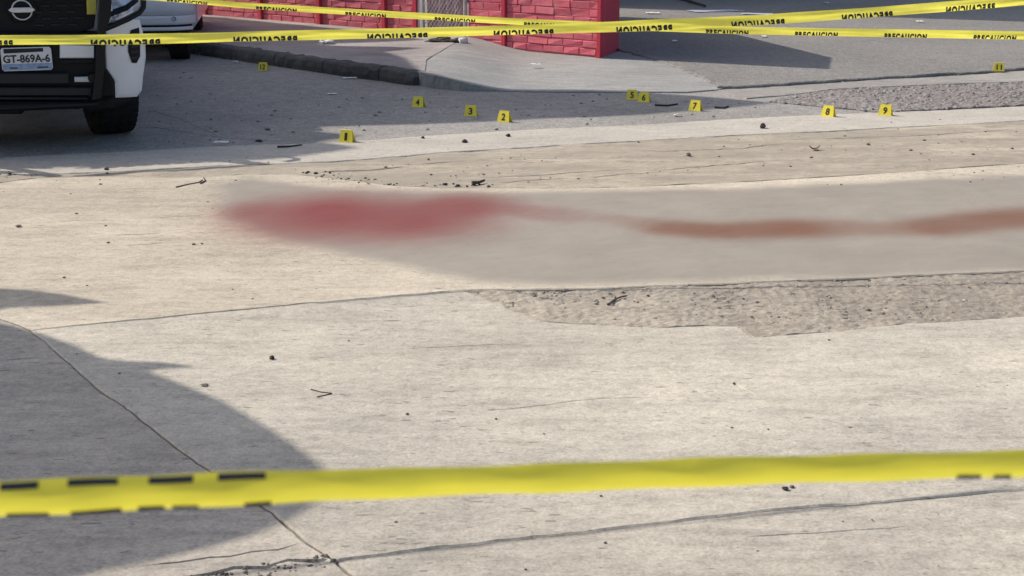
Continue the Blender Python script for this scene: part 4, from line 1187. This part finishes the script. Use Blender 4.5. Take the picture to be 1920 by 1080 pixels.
stone_thing(871, 267, 0.022, 'stone', 'dark stone on the concrete lip below marker 3', 'stone', M['dark_bit'], gS, seed=5)
stone_thing(793, 259, 0.014, 'stone', 'tiny dark stone on the lip edge below marker 4', 'stone', M['dark_bit'], gS, seed=6)
stone_thing(510, 673, 0.012, 'stone', 'dark pebble alone on the sunlit slab beside the tapering shadow tip', 'stone', M['dark_bit'], gS, seed=7)
stone_thing(1628, 272, 0.014, 'stone', 'small brown stone on the sandy strip right of the curled leaf', 'stone', M['grit'], gS, seed=8)
stone_thing(1291, 292, 0.02, 'stone', 'brown stone on the sandy strip left of the curled leaf', 'stone', M['grit'], gS, seed=9)
stone_thing(1473, 918, 0.010, 'stone', 'dark pebble just below the near tape', 'stone', M['dark_bit'], gS, seed=10, fl=0.6)
stone_thing(200, 318, 0.018, 'stone', 'dark stone at the edge of the pickup shadow', 'stone', M['dark_bit'], gS, seed=11, fl=0.5)
stone_thing(35, 425, 0.016, 'stone', 'dark flat stone on the sunlit slab below the pickup', 'stone', M['grit'], gS, seed=12, fl=0.4)
stone_thing(384, 724, 0.014, 'stone', 'flat dark chip at the edge of the near shadow', 'stone', M['grit'], gS, seed=14, fl=0.3)
def twig(pts, r, label, z=0.0, mat='twig', name='twig', cat='twig', group='dry twigs lying on the ground'):
    P = [G(a, b, z) + Vector((0, 0, r * 0.8)) for a, b in pts]; c = P[0].copy()
    o = MB().tube([p - c for p in P], [r * (1 - 0.4 * i / (len(P) - 1)) for i in range(len(P))], 6).build(name, M[mat]); o.location = c
    tag(o, label, cat, group); return o
twig([(330, 352), (350, 347), (372, 343), (380, 338)], 0.004, 'dry twig on the concrete left of the reddish stain')
twig([(376, 345), (385, 340), (382, 334)], 0.005, 'short crooked twig touching the longer one beside the stain')
twig([(520, 277), (545, 276), (566, 273)], 0.008, 'thin dark twig on the lip in the shade left of marker 1', 0.0, 'dark_bit')
twig([(583, 731), (602, 736), (622, 738)], 0.0024, 'thin twig, upper arm of a small V on the sunlit slab')
twig([(622, 739), (608, 742), (594, 745)], 0.0024, 'thin twig, lower arm of a small V on the sunlit slab')
twig([(1228, 199), (1250, 200), (1270, 197)], 0.011, 'straight dark stick on the asphalt between markers 6 and 7', ZR, 'dark_bit', 'stick', 'stick')
twig([(1340, 203), (1356, 204), (1366, 201)], 0.010, 'small dark stick on the asphalt right of marker 7', ZR, 'dark_bit', 'stick', 'stick')
twig([(1140, 573), (1150, 565), (1162, 559), (1176, 556)], 0.005, 'bent twig on the broken concrete patch', -0.004)
twig([(885, 346), (898, 345), (908, 341)], 0.012, 'short thick twig at the slab joint above the reddish stain')
twig([(1262, -6), (1290, 4), (1322, 14)], 0.035, 'long dark streak of shade built as a rod across the side street', 0.012, 'dark_bit', 'shade_streak', 'shade_streak')  # solid stand-in for a shadow streak on the asphalt
# curled leaf
lp = G(1527, 281, 0); v = []; f = []
for i in range(9):
    u = i / 8; wd = 0.018 * math.sin(math.pi * u) + 0.002
    for k in (-1, 0, 1): v.append(((u - 0.5) * 0.075, k * wd, 0.002 + 0.022 * (2 * u - 1) ** 2 + 0.008 * k * k))
for i in range(8):
    for k in (0, 1): f.append((i * 3 + k, i * 3 + k + 1, i * 3 + k + 4, i * 3 + k + 3))
f += [tuple(q[::-1]) for q in []]
o = mesh('curled_leaf', v, f, M['leaf'], None, True); o.location = lp; o.rotation_euler = (0, 0, 0.1)
md = o.modifiers.new('thick', 'SOLIDIFY'); md.thickness = 0.0015
tag(o, 'curled dry leaf on the sandy strip beyond the long joint', 'leaf')
def scrap(px, py, a, b, label, mat='paper', z=0.0, rz=0.0, name='paper_scrap', cat='litter', seed=0, hgt=0.012):
    p = G(px, py, z); n = 6; v = []; f = []
    for j in range(n + 1):
        for i in range(n + 1):
            x = (i / n - 0.5) * a; y = (j / n - 0.5) * b
            k = noise.noise(Vector((i * 0.55 + seed * 7, j * 0.55, seed)))
            v.append((x * (1 + 0.25 * noise.noise(Vector((j * 0.8, seed, 1)))), y * (1 + 0.25 * noise.noise(Vector((i * 0.8, seed, 5)))), 0.006 + hgt * (0.6 + k)))
    for j in range(n):
        for i in range(n): f.append((j * (n + 1) + i, j * (n + 1) + i + 1, (j + 1) * (n + 1) + i + 1, (j + 1) * (n + 1) + i))
    o = mesh(name, v, f, M[mat]); o.location = p; o.rotation_euler = (0, 0, rz)
    md = o.modifiers.new('thick', 'SOLIDIFY'); md.thickness = 0.002
    tag(o, label, cat, 'scraps of litter'); return o
zs = 0.016
scrap(1224, 25, 0.22, 0.16, 'white sheet of paper on the side street, larger of the two by the wall corner', z=zs, seed=1)
scrap(1221, 35, 0.12, 0.12, 'small white paper on the side street just in front of the larger sheet', z=zs, seed=2)
scrap(1265, 78, 0.07, 0.10, 'white scrap lying in the shadow of the red wall', z=zs, seed=3)
scrap(1725, 41, 0.09, 0.12, 'white scrap on the side street between the two crossing tapes', z=zs, seed=4)
scrap(1664, 29, 0.08, 0.12, 'pale scrap just under the rising tape', z=zs, seed=5)
scrap(1433, 69, 0.07, 0.10, 'pale scrap under the flatter tape beyond the wall shadow', z=zs, seed=6)
scrap(1550, 6, 0.09, 0.14, 'pale scrap in the far shade of the side street', z=zs, seed=7)
scrap(1003, 122, 0.10, 0.07, 'white scrap on the driveway in front of the red wall', z=0.02, seed=8)
scrap(623, 177, 0.09, 0.05, 'pale scrap flat on the shaded asphalt', z=ZR, seed=9, hgt=0.005)
scrap(656, 148, 0.14, 0.05, 'white crumpled strip lying along the foot of the kerb', z=ZR, seed=10)
scrap(1267, 218, 0.035, 0.05, 'small white scrap on the sunlit asphalt under marker 7', z=ZR, seed=11)
scrap(415, 268, 0.10, 0.06, 'pale scrap on the asphalt right of the pickup wheel', z=0.0, seed=12, hgt=0.006)
scrap(612, 82, 0.16, 0.14, 'crumpled white bag on the footway', z=ZK, seed=13, hgt=0.04, name='plastic_bag', cat='bag')
scrap(442, 118, 0.05, 0.05, 'white scrap at the foot of the kerb near marker 12', z=ZR, seed=15, hgt=0.02)
scrap(1340, 21, 0.9, 0.45, 'bluish plastic film spread flat on the side street', 'bluefilm', zs - 0.008, 0.3, 'plastic_film', 'litter', 16, 0.008)
scrap(1420, 27, 0.5, 0.3, 'smaller grey blue plastic film beside the larger one', 'bluefilm', zs - 0.008, -0.2, 'plastic_film', 'litter', 17, 0.008)
# rubbish heap at the gate
hp = G(838, 84, ZK * 0.7)
rb_ = empty('rubbish_heap', hp); tag(rb_, 'low heap of black rags and rubbish at the foot of the gate', 'rubbish')
def lump(name, c, sx, sy, sz, mat, seed):
    bm = bmesh.new(); bmesh.ops.create_icosphere(bm, subdivisions=3, radius=1)
    for p in bm.verts:
        k = 1 + 0.35 * noise.noise(p.co * 1.8 + Vector((seed * 5, 0, 0))) + 0.18 * noise.noise(p.co * 5 + Vector((seed, 3, 0)))
        p.co = Vector((p.co.x * sx * k, p.co.y * sy * k, max(-0.02, p.co.z * sz * k)))
    me = bpy.data.meshes.new(name); bm.to_mesh(me); bm.free(); me.materials.append(mat)
    o = bpy.data.objects.new(name, me); COL.objects.link(o); o.parent = rb_; o.location = c
lump('rag', (-0.1, 0, 0.03), 0.16, 0.08, 0.045, M['dark_bit'], 1)
lump('rag', (0.12, 0.0, 0.03), 0.12, 0.08, 0.05, M['dark_bit'], 2)
lump('bag', (-0.05, 0.03, 0.06), 0.09, 0.06, 0.05, M['leaf'], 3)
v = [];
cup = MB().lathe([(0.03, -0.05), (0.032, -0.05), (0.042, 0.05), (0.04, 0.05)], 16, True).move(Matrix.Translation((0.19, -0.05, 0.05)) @ Matrix.Rotation(0.5, 4, 'Z'))
cup.build('cup', M['paper'], rb_, True)
# bent hoop by the kerb
hc = G(389, 103, ZR)
hoop = MB().tube([(0.085 * math.cos(a), 0.03 * math.sin(a), 0.004 + 0.075 * math.sin(a)) for a in np.linspace(0, math.pi, 14)], 0.012, 8)
o = hoop.build('bent_hoop', M['silver'], None, True); o.location = hc
tag(o, 'pale bent plastic hoop standing at the foot of the kerb behind the pickup', 'litter', 'scraps of litter')

# loose grit, uncountable
def scatter(name, polys, n, sizes, mat, z, seed, fl=0.6):
    rr = random.Random(seed); mb = MB()
    for poly, cnt in polys:
        poly = [P2(*p, z) for p in poly]
        xs = [p[0] for p in poly]; ys = [p[1] for p in poly]
        c_ = np.array([(rr.uniform(min(xs), max(xs)), rr.uniform(min(ys), max(ys))) for _ in range(cnt * 3)])
        c_ = c_[inside(poly, c_)][:cnt]
        for i, (x, y) in enumerate(c_): pebble(mb, x, y, z, rr.choice(sizes) * rr.uniform(0.6, 1.3), fl, seed * 1000 + i)
    return tag(mb.build(name, mat), kind='stuff')
scatter('grit', [([(-200, 310), (650, 285), (1920, 215), (2200, 210), (2200, 340), (1000, 355), (650, 345), (-200, 350)], 200),
                 ([(540, 322), (640, 325), (780, 345), (920, 346), (900, 352), (700, 348), (560, 330)], 60),
                 ([(-100, 325), (60, 322), (70, 330), (-100, 340)], 40),
                 ([(-200, 350), (400, 350), (450, 450), (860, 540), (60, 615), (-200, 560)], 22),
                 ([(60, 620), (870, 548), (1400, 640), (1920, 610), (2200, 900), (640, 1060)], 26),
                 ([(640, 1060), (1920, 920), (1920, 1100), (700, 1120)], 12)], 0, (0.0025, 0.0035, 0.005, 0.008), M['grit'], 0.001, 5)
scatter('loose_aggregate', [([(870, 545), (1090, 543), (1920, 512), (2300, 495), (2300, 570), (1920, 590), (1700, 604), (1412, 628), (1385, 608), (1250, 610), (1010, 598)], 700),
                            ([(880, 546), (1090, 543), (1060, 556), (960, 575)], 120)], 0, (0.003, 0.004, 0.006, 0.009), M['chip'], -0.008, 6, 0.8)
scatter('dark_grit', [([(555, 320), (640, 322), (700, 336), (790, 343), (930, 344), (915, 351), (780, 350), (690, 346), (600, 334)], 60), ([(-60, 323), (48, 322), (52, 331), (-60, 334)], 22),
                      ([(640, 300), (900, 285), (1300, 262), (1920, 230), (1920, 300), (1000, 345), (700, 340)], 36)], 0, (0.006, 0.009, 0.013), M['dark_bit'], -0.002, 15)
scatter('crack_chips', [([(330, 1084), (480, 1056), (620, 1040), (640, 1056), (520, 1086)], 90)], 0, (0.0025, 0.004, 0.006), M['dark_chip'], -0.002, 18)
scatter('patch_chips', [([(870, 545), (1090, 543), (1920, 512), (2300, 495), (2300, 570), (1920, 590), (1700, 604), (1412, 628), (1385, 608), (1250, 610), (1010, 598)], 260)], 0, (0.003, 0.004, 0.005, 0.007), M['dark_chip'], -0.008, 16)
scatter('asphalt_grit', [([(280, 130), (770, 165), (1340, 175), (1440, 192), (1430, 215), (860, 248), (640, 262), (280, 272)], 160), ([(1345, 163), (1920, 128), (1920, 134), (1345, 172)], 120), ([(1170, 98), (1250, 120), (1345, 160), (1330, 165), (1230, 122)], 70)], 0, (0.006, 0.009, 0.014), M['stone'], -0.018, 7)
